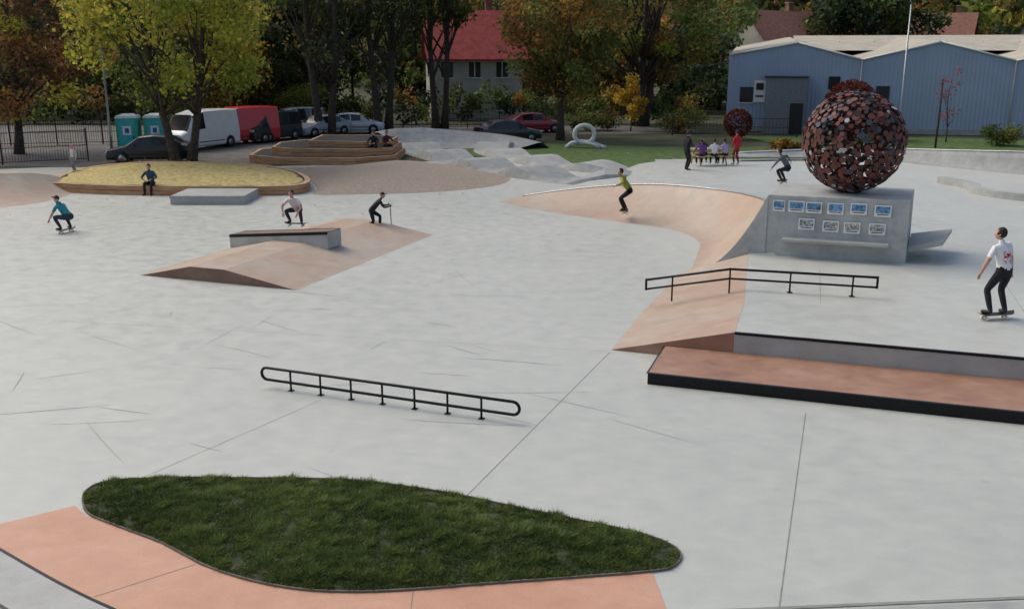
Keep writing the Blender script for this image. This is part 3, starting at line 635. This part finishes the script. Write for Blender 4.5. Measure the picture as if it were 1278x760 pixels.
def forest(name,specs,per,ls,zf,lo=.25):
    e=empty(name); PP=[];CC=[];SS=[]; b=MB()
    for (x,y,h,r,pal) in specs:
        z=zf(x,y); n=9; cs=np.stack([x+rng.normal(0,r*.45,n),y+rng.normal(0,r*.45,n),z+h*rng.uniform(lo,.95,n)],1); P,C=cloud(cs,rng.uniform(.35,.6,n)*r,per,pal); PP.append(P);CC.append(C);SS.append(np.full(len(P),ls))
        b.tube([(x,y,z-.2),(x,y,z+h*.7)],[r*.05,r*.02],M_bark,5)
    P=np.concatenate(PP);C=np.concatenate(CC);s=np.concatenate(SS)*rng.uniform(.6,1.4,len(P)); quads_mesh('foliage',P,s,C,e); b.obj('trunks',e)
sp=[]
for i in range(74):
    x=random.uniform(-62,4); y=random.uniform(86,118)
    if abs(x+3.6)<7 and y<97: continue
    sp.append((x,y,random.uniform(11,19),random.uniform(3,5),random.choice([DK,DK,GR+DK,GR+DK,BR+DK,OR+GR])))
for i in range(26): sp.append((random.uniform(4,24),random.uniform(94,120),random.uniform(8,13),random.uniform(3,4.5),random.choice([DK,GR,OR,GR])))
forest('woodland_trees',sp,110,.6,lambda x,y:0,.12)
sp=[]
for i in range(520):
    y=random.uniform(135,330); x=random.uniform(-.62*y,.72*y); sp.append((x,y,random.uniform(6,11),random.uniform(4,7),random.choice([DK,GR,GR,OR,BR,OR,DK+GR,GY])))
forest('hillside_trees',sp,38,1.4,hz,.1)
# fallen leaves
e=None; n=1500; xs=np.concatenate([rng.normal(-16,5,900),rng.uniform(-20,10,600)]); ys=np.concatenate([rng.normal(46,4,900),rng.uniform(40,58,600)])
zz=np.where((xs<-9)&(xs>-20)&(ys>40.5)&(ys<49),.62,.03); zz=np.where((xs>2)&(ys<53),.75,zz); k=(xs<1)|(ys>54); P=np.stack([xs,ys,zz],1)[k]
pal=np.array(YL+OR[:2]); quads_mesh('fallen_leaves',P,rng.uniform(.06,.13,len(P)),pal[rng.integers(len(pal),size=len(P))],None,up=6)
# ================================================================ STREET FURNITURE
def lamp(name,x,y,h,arm,z=0):
    b=MB(); b.tube([(0,0,0),(0,0,1),(0,0,h-.3)],[.09,.075,.045],M_chrome,10)
    if arm: b.tube([(0,0,h-.3),(-.1,0,h),(-arm*.5,0,h+.12),(-arm,0,h+.14)],[.045,.04,.035,.03],M_chrome,8); b.box((-arm-.3,0,h+.12),(.7,.22,.1),M_chrome); b.box((-arm-.3,0,h+.06),(.55,.18,.03),M_lamp)
    else: b.tube([(0,0,h-.3),(0,0,h)],.05,M_chrome,8); b.box((.0,-.3,h),(.2,.7,.1),M_chrome); b.box((.0,-.3,h-.06),(.16,.5,.03),M_lamp)
    b.box((0,0,.03),(.3,.3,.06),M_conD); b.obj(name,loc=(x,y,z))
lamp('street_lamp',-23.9,57.9,6.4,0); lamp('street_lamp',26.2,66.0,9.1,.5)
b=MB(); b.tube([(0,0,0),(.03,0,2),(0,0,4.2)],[.07,.065,.06],M_bark,8); b.box((0,0,3.9),(.16,.16,.05),M_bark); b.obj('wooden_post',loc=(26.4,60.5,0))
def fence(name,pts,h=1.6,step=2.4,bar=.14,m=M_blackp,z=0):
    b=MB()
    for p,q in zip(pts[:-1],pts[1:]):
        p=Vector((*p,z));q=Vector((*q,z));L=(q-p).length; n=max(1,int(L/step)); d=(q-p)/L; a=math.atan2(d.y,d.x)
        for i in range(n+1): b.box(p+d*L*i/n+Vector((0,0,h/2+.03)),(.07,.07,h+.1),m,a)
        for zz in(.12,h*.5,h-.05): b.box((p+q)/2+Vector((0,0,zz)),(L,.035,.035),m,a)
        for i in range(int(L/bar)): b.box(p+d*(i+.5)*bar+Vector((0,0,h/2+.03)),(.018,.018,h-.1),m,a)
    b.obj(name)
fence('metal_fence',[(-34,49.5),(-27,51.2),(-23.4,53.4)],1.7)
fence('metal_fence',[(-40,60),(-24,64)],1.6)
fence('metal_fence',[(-11,76),(-1,76.5),(2.4,77)],1.5,bar=.3)
fence('metal_fence',[(11.5,69.8),(15.6,69.5),(20,68.3)],1.3,bar=.25)
M_teal=mat('teal_plastic',(.03,.40,.42),.4,0,.1); M_green=mat('green_plastic',(.03,.36,.20),.4); M_lg=mat('roof_plastic',(.55,.64,.62),.5); M_blue=mat('blue_sign',(.02,.09,.4),.5)
def toilet(x,y,yaw):
    e=empty('portable_toilet',(x,y,0),yaw); b=MB(); b.box((0,0,.06),(1.24,1.24,.12),M_dark); b.box((0,0,1.12),(1.18,1.18,2.02),M_teal)
    for s in(-1,1):
        for k in(-.38,0,.38): b.box((s*.595,k,1.15),(.03,.18,1.7),M_green)
        b.box((s*.55,-.6,1.12),(.08,.05,2.0),M_green)
    b.obj('cabin',e,bevel=.015)
    b=MB(); b.box((0,0,2.2),(1.26,1.26,.14),M_lg,taper=.9); b.box((0,0,2.31),(1.0,1.0,.1),M_lg,taper=.6); b.tube([(.4,.4,2.2),(.4,.4,2.5)],.05,M_blackp,8); b.obj('roof',e)
    b=MB(); b.box((0,-.605,1.12),(.86,.04,1.85),M_teal); b.box((0,-.63,1.45),(.46,.02,.5),M_white); b.box((0,-.642,1.45),(.22,.01,.28),M_blue); b.box((.32,-.64,1.05),(.06,.04,.16),M_blackp); b.obj('door',e)
toilet(-22.1,56.2,.2); toilet(-20.65,56.6,.2)
b=MB(); b.tube([(.62*math.cos(t),0,.85+.55*math.sin(t)) for t in [6.2832*j/36 for j in range(36)]],.13,M_whiteg,12,True)
b.tube([(-1.15,-.2,.06),(-.8,-.12,.32),(-.2,.1,.42),(.5,.12,.34),(1.1,-.1,.1),(1.3,-.3,.06)],.12,M_whiteg,10); b.tube([(-.9,.5,.08),(-.3,.2,.3),(.4,-.2,.3),(.9,-.5,.08)],.1,M_whiteg,10); b.obj('ring_sculpture',loc=(4.5,60.5,0))
# ================================================================ VEHICLES
def carpaint(name,c): return mat(name,c,.25,.1,.04,3,spec=.6)
ST={
'car':[(-2.15,.5,.52,.8,0,0),(-2.08,.68,.72,.88,0,0),(-1.1,.90,.94,.9,0,1),(-.45,.94,1.38,.72,1,0),(.25,.95,1.45,.72,0,0),(.33,.95,1.45,.72,1,0),(1.15,.97,1.38,.72,0,1),(1.75,.98,1.04,.84,0,0),(2.08,.92,.98,.85,0,0),(2.15,.55,.6,.8,0,0)],
'van':[(-2.6,.55,.6,.82,0,0),(-2.5,.92,1.0,.88,0,0),(-1.95,1.12,1.2,.9,0,1),(-1.35,1.25,2.1,.8,1,0),(-.45,1.28,2.28,.82,0,0),(-.38,1.28,2.3,.82,0,0),(1.2,1.3,2.32,.82,0,0),(2.5,1.3,2.28,.82,0,0),(2.6,.7,1.9,.82,0,0)],
'bus':[(-2.4,.55,.6,.82,0,0),(-2.3,.85,.95,.88,0,0),(-1.8,1.0,1.1,.9,0,1),(-1.1,1.05,1.78,.8,1,0),(-.2,1.05,1.9,.8,0,0),(-.12,1.05,1.9,.8,1,0),(1.0,1.05,1.9,.8,0,0),(1.1,1.05,1.9,.8,1,0),(2.2,1.05,1.85,.8,0,1),(2.4,.9,1.0,.82,0,0)]}
def car(name,x,y,yaw,kind,paint,W=1.78,sc=1,z=0):
    e=empty(name,(x,y,z),yaw); st=ST[kind]; b=MB(); h=W/2; secs=[]
    for (sx,belt,roof,rw,_,_) in st:
        edge=.9 if sx in(st[0][0],st[-1][0]) else 1
        half=[(h*.9*edge,.22),(h*.985*edge,.34),(h*edge,belt*.72),(h*.96*edge,belt),(h*rw*edge,roof-.02),(h*rw*.8*edge,roof+.03)]
        secs.append([Vector((sx*sc,-a,zz)) for a,zz in half]+[Vector((sx*sc,a,zz)) for a,zz in reversed(half)])
    n=12
    for i in range(len(secs)-1):
        sg,tg=st[i][4],st[i][5]
        for k in range(n):
            m=paint
            if k in(3,7) and sg: m=M_glass
            if k in(4,5,6) and tg: m=M_glass
            k2=(k+1)%n
            if k==11: m=M_dark
            b.add([secs[i][k],secs[i][k2],secs[i+1][k2],secs[i+1][k]],[(0,1,2,3)],m,m!=M_glass)
    b.add(secs[0],[tuple(range(n))],paint); b.add(secs[-1],[tuple(range(n))],paint); b.obj('body',e)
    b=MB(); L0=st[0][0]*sc; L1=st[-1][0]*sc; r=.33 if kind!='car' else .31
    for wx in(L0*.62,L1*.62):
        for s in(-1,1):
            b.tube([(wx,s*(h-.12),r+.03),(wx,s*(h+.004),r+.03)],r+.05,M_dark,20); b.tube([(wx,s*(h-.1),r),(wx,s*(h+.03),r)],r,M_dark,20); b.tube([(wx,s*(h-.1),r),(wx,s*(h+.04),r)],r*.6,M_chrome,10); b.tube([(wx,s*(h-.1),r),(wx,s*(h+.05),r)],r*.15,M_dark,8)
    b.obj('wheels',e); b=MB(); zb=.66 if kind=='car' else .85
    for s in(-1,1):
        b.box((L0-.01+.06,s*h*.64,zb-.02),(.14,.34,.16),M_lamp); b.box((L1-.05,s*h*.72,zb+.05),(.14,.22,.22 if kind=='car' else .5),M_red_l)
        mx=st[2][0]*sc+.45; b.box((mx,s*(h+.1),st[3][1]+.08),(.12,.2,.14),paint)
        b.box((0,s*(h+.004),.5),(2.2,.02,.05),M_dark)
    b.box((L0-.02,0,.45),(.06,W*.6,.14),M_dark); b.box((L0-.05,0,.42),(.02,.5,.11),M_white); b.box((L1+.02,0,.55),(.02,.5,.11),M_white); b.box((L0+.03,0,zb-.03),(.1,W*.36,.12),M_dark); b.obj('trim',e); return e
P_w=carpaint('white_car_paint',(.72,.73,.73)); P_r=carpaint('red_car_paint',(.50,.02,.03)); P_b=carpaint('black_car_paint',(.012,.014,.018)); P_s=carpaint('silver_car_paint',(.30,.34,.38)); P_d=carpaint('dark_green_car_paint',(.025,.04,.04)); P_m=carpaint('maroon_car_paint',(.3,.02,.035))
R_=math.radians
car('black_car',-19.6,52.6,R_(8),'car',P_b)
car('white_van',-19.3,60.2,R_(64),'van',P_w,1.95)
car('red_van',-17.9,63.8,R_(45),'van',P_r,1.95,1.0)
car('dark_minivan',-16.3,65.6,R_(62),'bus',P_d,1.8)
car('silver_car',-15.6,70.5,R_(30),'bus',P_s,1.78,.85)
car('silver_car',-13.6,69.6,R_(50),'car',P_s)
car('silver_car',-11.6,71.8,R_(190),'car',carpaint('light_silver_paint',(.45,.48,.5)))
car('black_car',-.3,64.6,R_(205),'car',P_b)
car('maroon_car',1.6,72.5,R_(200),'car',P_m)
# ================================================================ PEOPLE
def ik(a,b,l1,l2,hint):
    d=b-a; L=d.length; L=min(L,(l1+l2)*.999); dn=d.normalized(); b2=a+dn*L
    x=(l1*l1-l2*l2+L*L)/(2*L); hh=math.sqrt(max(0,l1*l1-x*x)); hv=hint-dn*hint.dot(dn); hv.normalize(); return a+dn*x+hv*hh,b2
SK=mat('skin',(.50,.29,.21),.55,0,.06); HAIR=mat('dark_hair',(.02,.014,.01),.7); LIPS=mat('lips',(.35,.12,.1),.5)
def cloth(n,c,v=.12): return mat(n,c,.9,0,v,7,.5,30)
def person(name,loc,yaw,sc,P,shirt,pants,shoe,sleeve='short',hair=HAIR,hat=None):
    e=empty(name,loc,yaw); e.scale=(sc,sc,sc)
    pel=Vector(P['pel']); neck=Vector(P['neck']); Uv=(neck-pel).normalized(); tw=P.get('tw',0)
    Rt=Vector((math.cos(tw),math.sin(tw),0)); Rt=(Rt-Uv*Rt.dot(Uv)).normalized(); hx=P.get('hx',0); Hx=Vector((math.cos(hx),math.sin(hx),0))
    hd=Vector(P.get('hd',(0,.15,1))).normalized()
    vs=[];rs=[];es=[];roots=[];segs=[]
    def v(p,r,frm=None,lab=None):
        vs.append(Vector(p));rs.append(r);i=len(vs)-1
        if frm is not None: es.append((frm,i)); segs.append((frm,i,lab))
        else: roots.append(i)
        return i
    p0=v(pel,.125); s1=v(pel.lerp(neck,.3),.12,p0,'shirt'); s2=v(pel.lerp(neck,.68),.138,s1,'shirt'); nb=v(neck,.062,s2,'shirt'); nt=v(neck+hd*.1,.052,nb,'skin')
    for sd,k in((-1,'L'),(1,'R')):
        sh=neck-Uv*.06+Rt*sd*.165; i=v(sh,.064,s2,'shirt')
        wt=Vector(P['w'+k]); el,wr=ik(sh,wt,.285,.25,Vector(P.get('e'+k,(sd*.5,-1,-.2))))
        i2=v(sh.lerp(el,.5),.06,i,'up'); i3=v(el,.042,i2,'up2'); i4=v(el.lerp(wr,.4),.04,i3,'fore'); i5=v(wr,.027,i4,'fore')
        fd_=(wr-el).normalized(); side=fd_.cross(Vector((0,0,1))); 
        if side.length<.2: side=Vector((0,1,0))
        side.normalize(); pn=side.cross(fd_).normalized(); i6=v(wr+fd_*.075,.034,i5,'skin')
        for j,(o,l) in enumerate(((-.03,.062),(-.01,.075),(.01,.07),(.028,.055))):
            f0=v(wr+fd_*.07+side*o,.0095); f1=v(wr+fd_*(.075+l*.55)+side*o*1.15-pn*.006,.009,f0,'skin'); v(wr+fd_*(.075+l)+side*o*1.1-pn*.028,.008,f1,'skin')
        f0=v(wr+fd_*.03+side*-.02,.011); f1=v(wr+fd_*.055+side*-.05-pn*.01,.0105,f0,'skin'); v(wr+fd_*.09+side*-.06-pn*.02,.009,f1,'skin')
        hip=pel+Hx*sd*.085-Uv*.04; j=v(hip,.100,p0,'pants'); an=Vector(P['a'+k]); kn,an=ik(hip,an,.43,.41,Vector(P.get('k'+k,(0,1,.1))))
        j2=v(hip.lerp(kn,.5),.087,j,'pants'); j3=v(kn,.066,j2,'pants'); j4=v(kn.lerp(an,.35),.064,j3,'pants'); j5=v(an+(kn-an).normalized()*.05,.052,j4,'pants')
        fdv=Vector(P.get('f'+k,(sd*.15,1,0))).normalized(); j6=v(an+Vector((0,0,-.03))-fdv*.03,.044,j5,'shoe'); j7=v(an+fdv*.1+Vector((0,0,-.04)),.042,j6,'shoe'); v(an+fdv*.18+Vector((0,0,-.048)),.032,j7,'shoe')
    me=bpy.data.meshes.new('sk'); me.from_pydata([tuple(q) for q in vs],es,[]); o=bpy.data.objects.new('sk',me); S.collection.objects.link(o)
    m=o.modifiers.new('s','SKIN'); sv=me.skin_vertices[0].data
    for i,r in enumerate(rs): sv[i].radius=(r,r); sv[i].use_root=(i in roots)
    m.use_smooth_shade=True; m2=o.modifiers.new('ss','SUBSURF'); m2.levels=2; m2.render_levels=2
    nm=bpy.data.meshes.new_from_object(o.evaluated_get(bpy.context.evaluated_depsgraph_get())); bpy.data.objects.remove(o)
    nm.materials.clear()
    for q in [shirt,pants,shoe,SK]: nm.materials.append(q)
    A=np.array([vs[a] for a,_,_ in segs]);B=np.array([vs[b_] for _,b_,_ in segs]);RA=np.array([max(rs[a],rs[b_]) for a,b_,_ in segs]); d=B-A; dd=(d*d).sum(1)+1e-9
    npn=len(nm.polygons); cen=np.zeros(npn*3); nm.polygons.foreach_get('center',cen); cen=cen.reshape(-1,3)
    t=((cen[:,None,:]-A[None])*d[None]).sum(2)/dd; t=t.clip(0,1); dist=np.linalg.norm(cen[:,None,:]-(A[None]+d[None]*t[:,:,None]),axis=2)/RA; kk=dist.argmin(1); mi=[]
    for i in range(npn):
        k=kk[i]; lab=segs[k][2]
        if lab=='up' : mi.append(0)
        elif lab=='up2': mi.append(0 if (sleeve=='long' or t[i,k]<.45) else 3)
        elif lab=='fore': mi.append(0 if sleeve=='long' else 3)
        else: mi.append({'shirt':0,'skin':3,'pants':1,'shoe':2}[lab])
    nm.polygons.foreach_set('material_index',mi); nm.polygons.foreach_set('use_smooth',[True]*npn)
    link(bpy.data.objects.new('body',nm),e)
    lk=P.get('look',0); hc=neck+hd*.185; Rm=Matrix.Rotation(lk,4,'Z')@Matrix.Rotation(-P.get('nod',0),4,'X'); b=MB(); b.X=Matrix.Translation(hc)@Rm
    vv=[];ff=[];nu,nv=20,14
    def hp(p,t,g=1):
        x=.077*math.sin(p)*math.cos(t);y=.095*math.sin(p)*math.sin(t);z=.118*math.cos(p)
        if z<0: k=-z/.118; x*=1-.32*k*k; y=y*(1-.18*k)+(.018*k if y>0 else .012*k)
        return Vector((x*g,y*g,z*g))
    for i in range(nv+1):
        for j in range(nu):
            q=hp(math.pi*i/nv,2*math.pi*j/nu); a=abs(q.x)
            if q.y>.05 and a<.02 and -.04<q.z<.02: q.y+=.022*(1-a/.02)*(1-abs(q.z+.022)/.05 if abs(q.z+.022)<.05 else 0)
            if q.y>.05 and .012<a<.045 and -.005<q.z<.03: q.y-=.008
            vv.append(q)
    for i in range(nv):
        for j in range(nu): ff.append((i*nu+j,(i+1)*nu+j,(i+1)*nu+(j+1)%nu,i*nu+(j+1)%nu))
    b.add(vv,ff,SK,True)
    for s in(-1,1):
        b.sphere((s*.03,.078,.008),.013,M_white,8,6); b.sphere((s*.03,.088,.008),.0065,M_blackp,6,5); b.sphere((s*.078,-.004,-.012),.022,SK,8,6,(.4,.8,1.3)); b.box((s*.03,.088,.03),(.03,.008,.006),hair)
    b.box((0,.087,-.058),(.042,.012,.009),LIPS); b.obj('head',e)
    b=MB(); b.X=Matrix.Translation(hc)@Rm; vv=[];ff=[]
    for i in range(nv+1):
        for j in range(nu): q=hp(math.pi*i/nv,2*math.pi*j/nu,1.10); q.z+=.006; q.y-=.004; vv.append(q)
    for i in range(nv):
        for j in range(nu):
            f=(i*nu+j,(i+1)*nu+j,(i+1)*nu+(j+1)%nu,i*nu+(j+1)%nu); c=sum((vv[a] for a in f),Vector())/4
            lim=.055 if c.y>.045 else (-.01 if c.y>0 else -.06)
            if hat: lim=.035
            if c.z<lim: continue
            ff.append(f)
    b.add(vv,ff,hat or hair,True)
    if hat: b.box((0,.125,.045),(.12,.09,.012),hat)
    b.obj('hair',e); return e
def board(loc,yaw,m=None,pitch=0,w=.1):
    b=MB(); n=14; L=.4; vs=[]; m=m or M_wood2
    for i in range(n+1):
        t=i/n*2-1; x=t*L; z=.095+(max(0,abs(t)-.68)/.32)**1.6*.05; wd=w*math.sqrt(max(.02,1-max(0,(abs(t)-.72)/.28)**2))
        for s in(-1,1): 
            for q in(0,.014): vs.append((x,s*wd,z+q))
    f=[];g=[]
    for i in range(n):
        k=4*i; g.append((k+1,k+3,k+7,k+5)); f+=[(k,k+2,k+6,k+4),(k,k+1,k+5,k+4),(k+2,k+3,k+7,k+6)]
    b.add(vs,f+[(0,1,3,2),(4*n,4*n+1,4*n+3,4*n+2)],m); b.add(vs,g,M_blackp)
    for sx in(-1,1):
        b.box((sx*.22,0,.08),(.07,.05,.04),M_chrome); b.tube([(sx*.22,-.085,.045),(sx*.22,.085,.045)],.012,M_chrome,6)
        for s in(-1,1): b.tube([(sx*.22,s*.065,.03),(sx*.22,s*.1,.03)],.03,M_white,12)
    o=b.obj('skateboard',loc=loc,yaw=yaw); o.rotation_euler=(0,pitch,yaw); return o
m,nt,bs=nodemat('white_printed_shirt'); N=nt.nodes;L=nt.links; tc=N.new('ShaderNodeTexCoord'); sx=N.new('ShaderNodeSeparateXYZ'); L.new(tc.outputs['Object'],sx.inputs[0])
def rngmask(out,lo,hi):
    a=N.new('ShaderNodeMath');a.operation='GREATER_THAN';a.inputs[1].default_value=lo;L.new(out,a.inputs[0]); c=N.new('ShaderNodeMath');c.operation='LESS_THAN';c.inputs[1].default_value=hi;L.new(out,c.inputs[0]); d=N.new('ShaderNodeMath');d.operation='MULTIPLY';L.new(a.outputs[0],d.inputs[0]);L.new(c.outputs[0],d.inputs[1]); return d.outputs[0]
def mulm(a,c): d=N.new('ShaderNodeMath');d.operation='MULTIPLY';L.new(a,d.inputs[0]);L.new(c,d.inputs[1]);return d.outputs[0]
k1=mulm(mulm(rngmask(sx.outputs[0],-.09,.10),rngmask(sx.outputs[2],1.12,1.36)),rngmask(sx.outputs[1],-1,-.06))
nz=N.new('ShaderNodeTexNoise'); nz.inputs['Scale'].default_value=28; L.new(tc.outputs['Object'],nz.inputs['Vector']); gt=N.new('ShaderNodeMath');gt.operation='GREATER_THAN';gt.inputs[1].default_value=.5;L.new(nz.outputs['Fac'],gt.inputs[0]); k1=mulm(k1,gt.outputs[0])
mx=N.new('ShaderNodeMix'); mx.data_type='RGBA'; mx.inputs[6].default_value=(.74,.73,.74,1); mx.inputs[7].default_value=(.45,.02,.03,1); L.new(k1,mx.inputs[0]); L.new(mx.outputs[2],bs.inputs['Base Color']); bs.inputs['Roughness'].default_value=.9
n2=N.new('ShaderNodeTexNoise'); n2.inputs['Scale'].default_value=9; L.new(tc.outputs['Object'],n2.inputs['Vector']); bp=N.new('ShaderNodeBump'); bp.inputs['Strength'].default_value=.6; bp.inputs['Distance'].default_value=.02; L.new(n2.outputs['Fac'],bp.inputs['Height']); L.new(bp.outputs['Normal'],bs.inputs['Normal'])
T_w=m; c_blk=cloth('black_trousers',(.014,.014,.018)); c_shoe=mat('dark_shoe',(.02,.02,.02),.6); c_ws=mat('white_shoe',(.6,.6,.6),.6)
zt=.109+.08
mp=dict(pel=(0.02,-.02,.98),neck=(-.05,.05,1.49),hd=(-.08,.2,1),wL=(-.36,.14,.93),wR=(.27,.06,.92),eL=(-.6,-.6,0),eR=(.8,-.6,0),aL=(-.15,.02,zt),aR=(.16,-.02,zt),kL=(-.2,1,.1),kR=(.2,1,.1),fL=(-.35,1,0),fR=(.2,1,0),look=.7,nod=-.35)
Y0=R_(16); L0=Vector((9.72,18.6,.6))
person('skateboarder',L0,Y0,1.04,mp,T_w,c_blk,c_shoe)
board(L0+Vector((0,.05,0)),Y0+R_(-4)).scale=(1.04,1.04,1.04)
crouch=dict(pel=(0,-.16,.55),neck=(0,.18,.93),hd=(0,.5,1),wL=(-.38,.42,.62),wR=(.36,.35,.68),eL=(-1,-.2,.2),eR=(1,-.2,.2),aL=(-.2,.02,zt),aR=(.2,0,zt),kL=(-.35,1,.4),kR=(.35,1,.4),fL=(-.3,1,0),fR=(.3,1,0),nod=-.2)
def skater(loc,yaw,sc,P,shirt,pants,shoe=c_shoe,by=0,**k):
    person('skateboarder',loc,yaw,sc,P,shirt,pants,shoe,**k); o=board(Vector(loc),yaw+by); o.scale=(sc,sc,sc); return o
skater((-14.8,31.5,0),R_(70),1.0,dict(crouch,wL=(-.2,.45,.45),wR=(.25,.4,.5)),cloth('teal_shirt',(.03,.22,.27)),cloth('navy_trousers',(.03,.04,.06)),hat=cloth('navy_cap',(.02,.03,.06)))
skater((-6.95,30.6,.36),R_(170),1.0,dict(crouch,wL=(-.24,.42,.5),wR=(.26,.4,.5)),cloth('pale_pink_shirt',(.7,.64,.66)),cloth('dark_jeans',(.03,.03,.05)))
skater((4.0,33.75,.26),R_(80),1.0,dict(mp,pel=(0,-.14,.84),neck=(-.02,.16,1.3),wL=(-.42,.3,1.05),wR=(.4,.1,1.0),eR=(1,-.3,-.3),look=.4),cloth('olive_yellow_shirt',(.26,.25,.03)),c_blk,sleeve='long')
skater((11.0,39.0,.62),R_(60),1.0,dict(crouch,pel=(0,-.16,.68),neck=(0,.14,1.12),wR=(.45,-.1,.9)),cloth('grey_hoodie',(.10,.11,.12)),c_blk,sleeve='long')
stand=dict(pel=(0,0,.92),neck=(0,.02,1.45),wL=(-.24,.08,.88),wR=(.24,.06,.88),aL=(-.11,.05,.085),aR=(.12,-.05,.085))
person('standing_person',(7.95,44.0,.58),R_(-60),1.0,dict(stand,wR=(.15,.3,1.1)),cloth('black_jacket',(.02,.02,.025)),c_blk,c_shoe,'long')
person('standing_person',(10.7,46.1,.6),R_(30),.92,dict(stand,wL=(-.1,.3,1.0)),cloth('red_jacket',(.45,.025,.03)),cloth('red_trousers',(.30,.03,.03)),c_ws,'long')
person('standing_child',(-20.4,45.0,.38),R_(160),.72,stand,cloth('pale_jacket',(.55,.52,.5)),cloth('grey_trousers',(.2,.2,.22)),c_ws,'long',hat=cloth('pink_hat',(.6,.2,.3)))
sit=dict(pel=(0,0,.10),neck=(0,.12,.60),hd=(0,.25,1),wL=(-.16,.40,.28),wR=(.16,.40,.26),eL=(-1,-.4,-.3),eR=(1,-.4,-.3),aL=(-.14,.50,-.29),aR=(.14,.46,-.29),kL=(-.2,1,1),kR=(.2,1,1))
person('seated_person',(-15.2,40.5,.38),R_(180),1.0,sit,cloth('teal_jacket',(.03,.08,.10)),c_blk,c_shoe,'long')
person('seated_person',(-7.5,52.9,.76),R_(170),1.0,sit,cloth('black_coat',(.018,.018,.02)),c_blk,c_shoe,'long')
person('seated_person',(-6.95,53.4,.76),R_(215),1.0,sit,cloth('maroon_coat',(.08,.015,.02)),c_blk,c_shoe,'long')
e_s=(-4.45,31.5,.03)
person('scooter_rider',e_s,R_(-75),.85,dict(pel=(0,-.22,.86),neck=(0,.14,1.25),hd=(0,.5,1),wL=(-.2,.46,1.0),wR=(.2,.46,1.0),aL=(-.05,.08,.19),aR=(.08,-.52,.2),kL=(0,1,.2),kR=(0,1,0),fL=(0,1,0),fR=(0,1,-.6)),cloth('black_hoodie',(.02,.02,.022)),c_blk,c_shoe,'long',hat=M_blackp)
b=MB(); b.box((0,.1,.09),(.12,.55,.03),M_blackp); b.tube([(0,.42,.09),(0,.5,.12),(0,.47,.98)],[.03,.03,.024],M_chrome,8); b.tube([(-.27,.46,.98),(.27,.46,.98)],.02,M_black,8)
for y in(-.22,.53): b.tube([(-.016,y,.06),(.016,y,.06)],.06,M_dark,16)
for s in(-1,1): b.box((s*.024,.53,.07),(.008,.05,.1),M_chrome); b.tube([(s*.17,.46,.98),(s*.28,.46,.98)],.024,M_dark,8)
b.box((0,-.25,.105),(.05,.14,.01),M_chrome); b.obj('kick_scooter',loc=e_s,yaw=R_(-75)).scale=(.9,.9,.9)
b=MB()
for i in range(5): b.box((0,-.32+i*.16,.74),(1.8,.14,.04),M_wood2)
for s in(-1,1):
    for i in range(2): b.box((0,s*(.62+i*.14),.45),(1.8,.12,.04),M_wood2)
    for k in(-1,1): b.tube([(k*.65,s*.25,.72),(k*.65,s*.6,0)],.035,M_wood,4)
    b.box((s*.65,0,.42),(.06,1.4,.08),M_wood)
b.obj('picnic_table',loc=(9.45,46.4,.58),yaw=.2)
st2=dict(sit,aL=(-.14,.42,-.37),aR=(.14,.40,-.37),wL=(-.15,.42,.32),wR=(.15,.42,.32))
for x,y,a,c in((8.95,45.55,10,('purple_jacket',(.14,.05,.2))),(9.55,45.65,-5,('white_jacket',(.6,.6,.62))),(10.1,45.8,20,('lilac_jacket',(.4,.3,.45))),(9.2,47.1,190,('dark_blue_jacket',(.03,.04,.09)))):
    person('seated_person',(x,y,.58+.45),R_(a),.9,st2,cloth(*c),c_blk,c_ws,'long')
# ================================================================ CAMERA, LIGHT
cam=bpy.data.cameras.new('camera'); co=bpy.data.objects.new('camera',cam); S.collection.objects.link(co); co.location=(0,0,5.8); co.rotation_euler=(math.pi/2-math.atan(315/1200),0,0); cam.sensor_width=36; cam.lens=36*1200/1278; cam.clip_end=2000; cam.clip_start=.1; S.camera=co
Wd=bpy.data.worlds.new('World'); S.world=Wd; Wd.use_nodes=True; nt=Wd.node_tree; sk=nt.nodes.new('ShaderNodeTexSky'); sk.sky_type='NISHITA'; sk.sun_disc=False; sk.sun_elevation=R_(48); sk.sun_rotation=R_(-60); sk.air_density=1; sk.dust_density=4; sk.ozone_density=1
nt.links.new(sk.outputs[0],nt.nodes['Background'].inputs[0]); nt.nodes['Background'].inputs[1].default_value=.15
sl=bpy.data.lights.new('sun','SUN'); sl.energy=1.4; sl.angle=R_(40); sl.color=(1,.96,.88); so=bpy.data.objects.new('sun',sl); S.collection.objects.link(so)
az=R_(-60); d=Vector((math.sin(az)*math.cos(R_(48)),math.cos(az)*math.cos(R_(48)),math.sin(R_(48)))); so.rotation_euler=d.to_track_quat('Z','Y').to_euler()
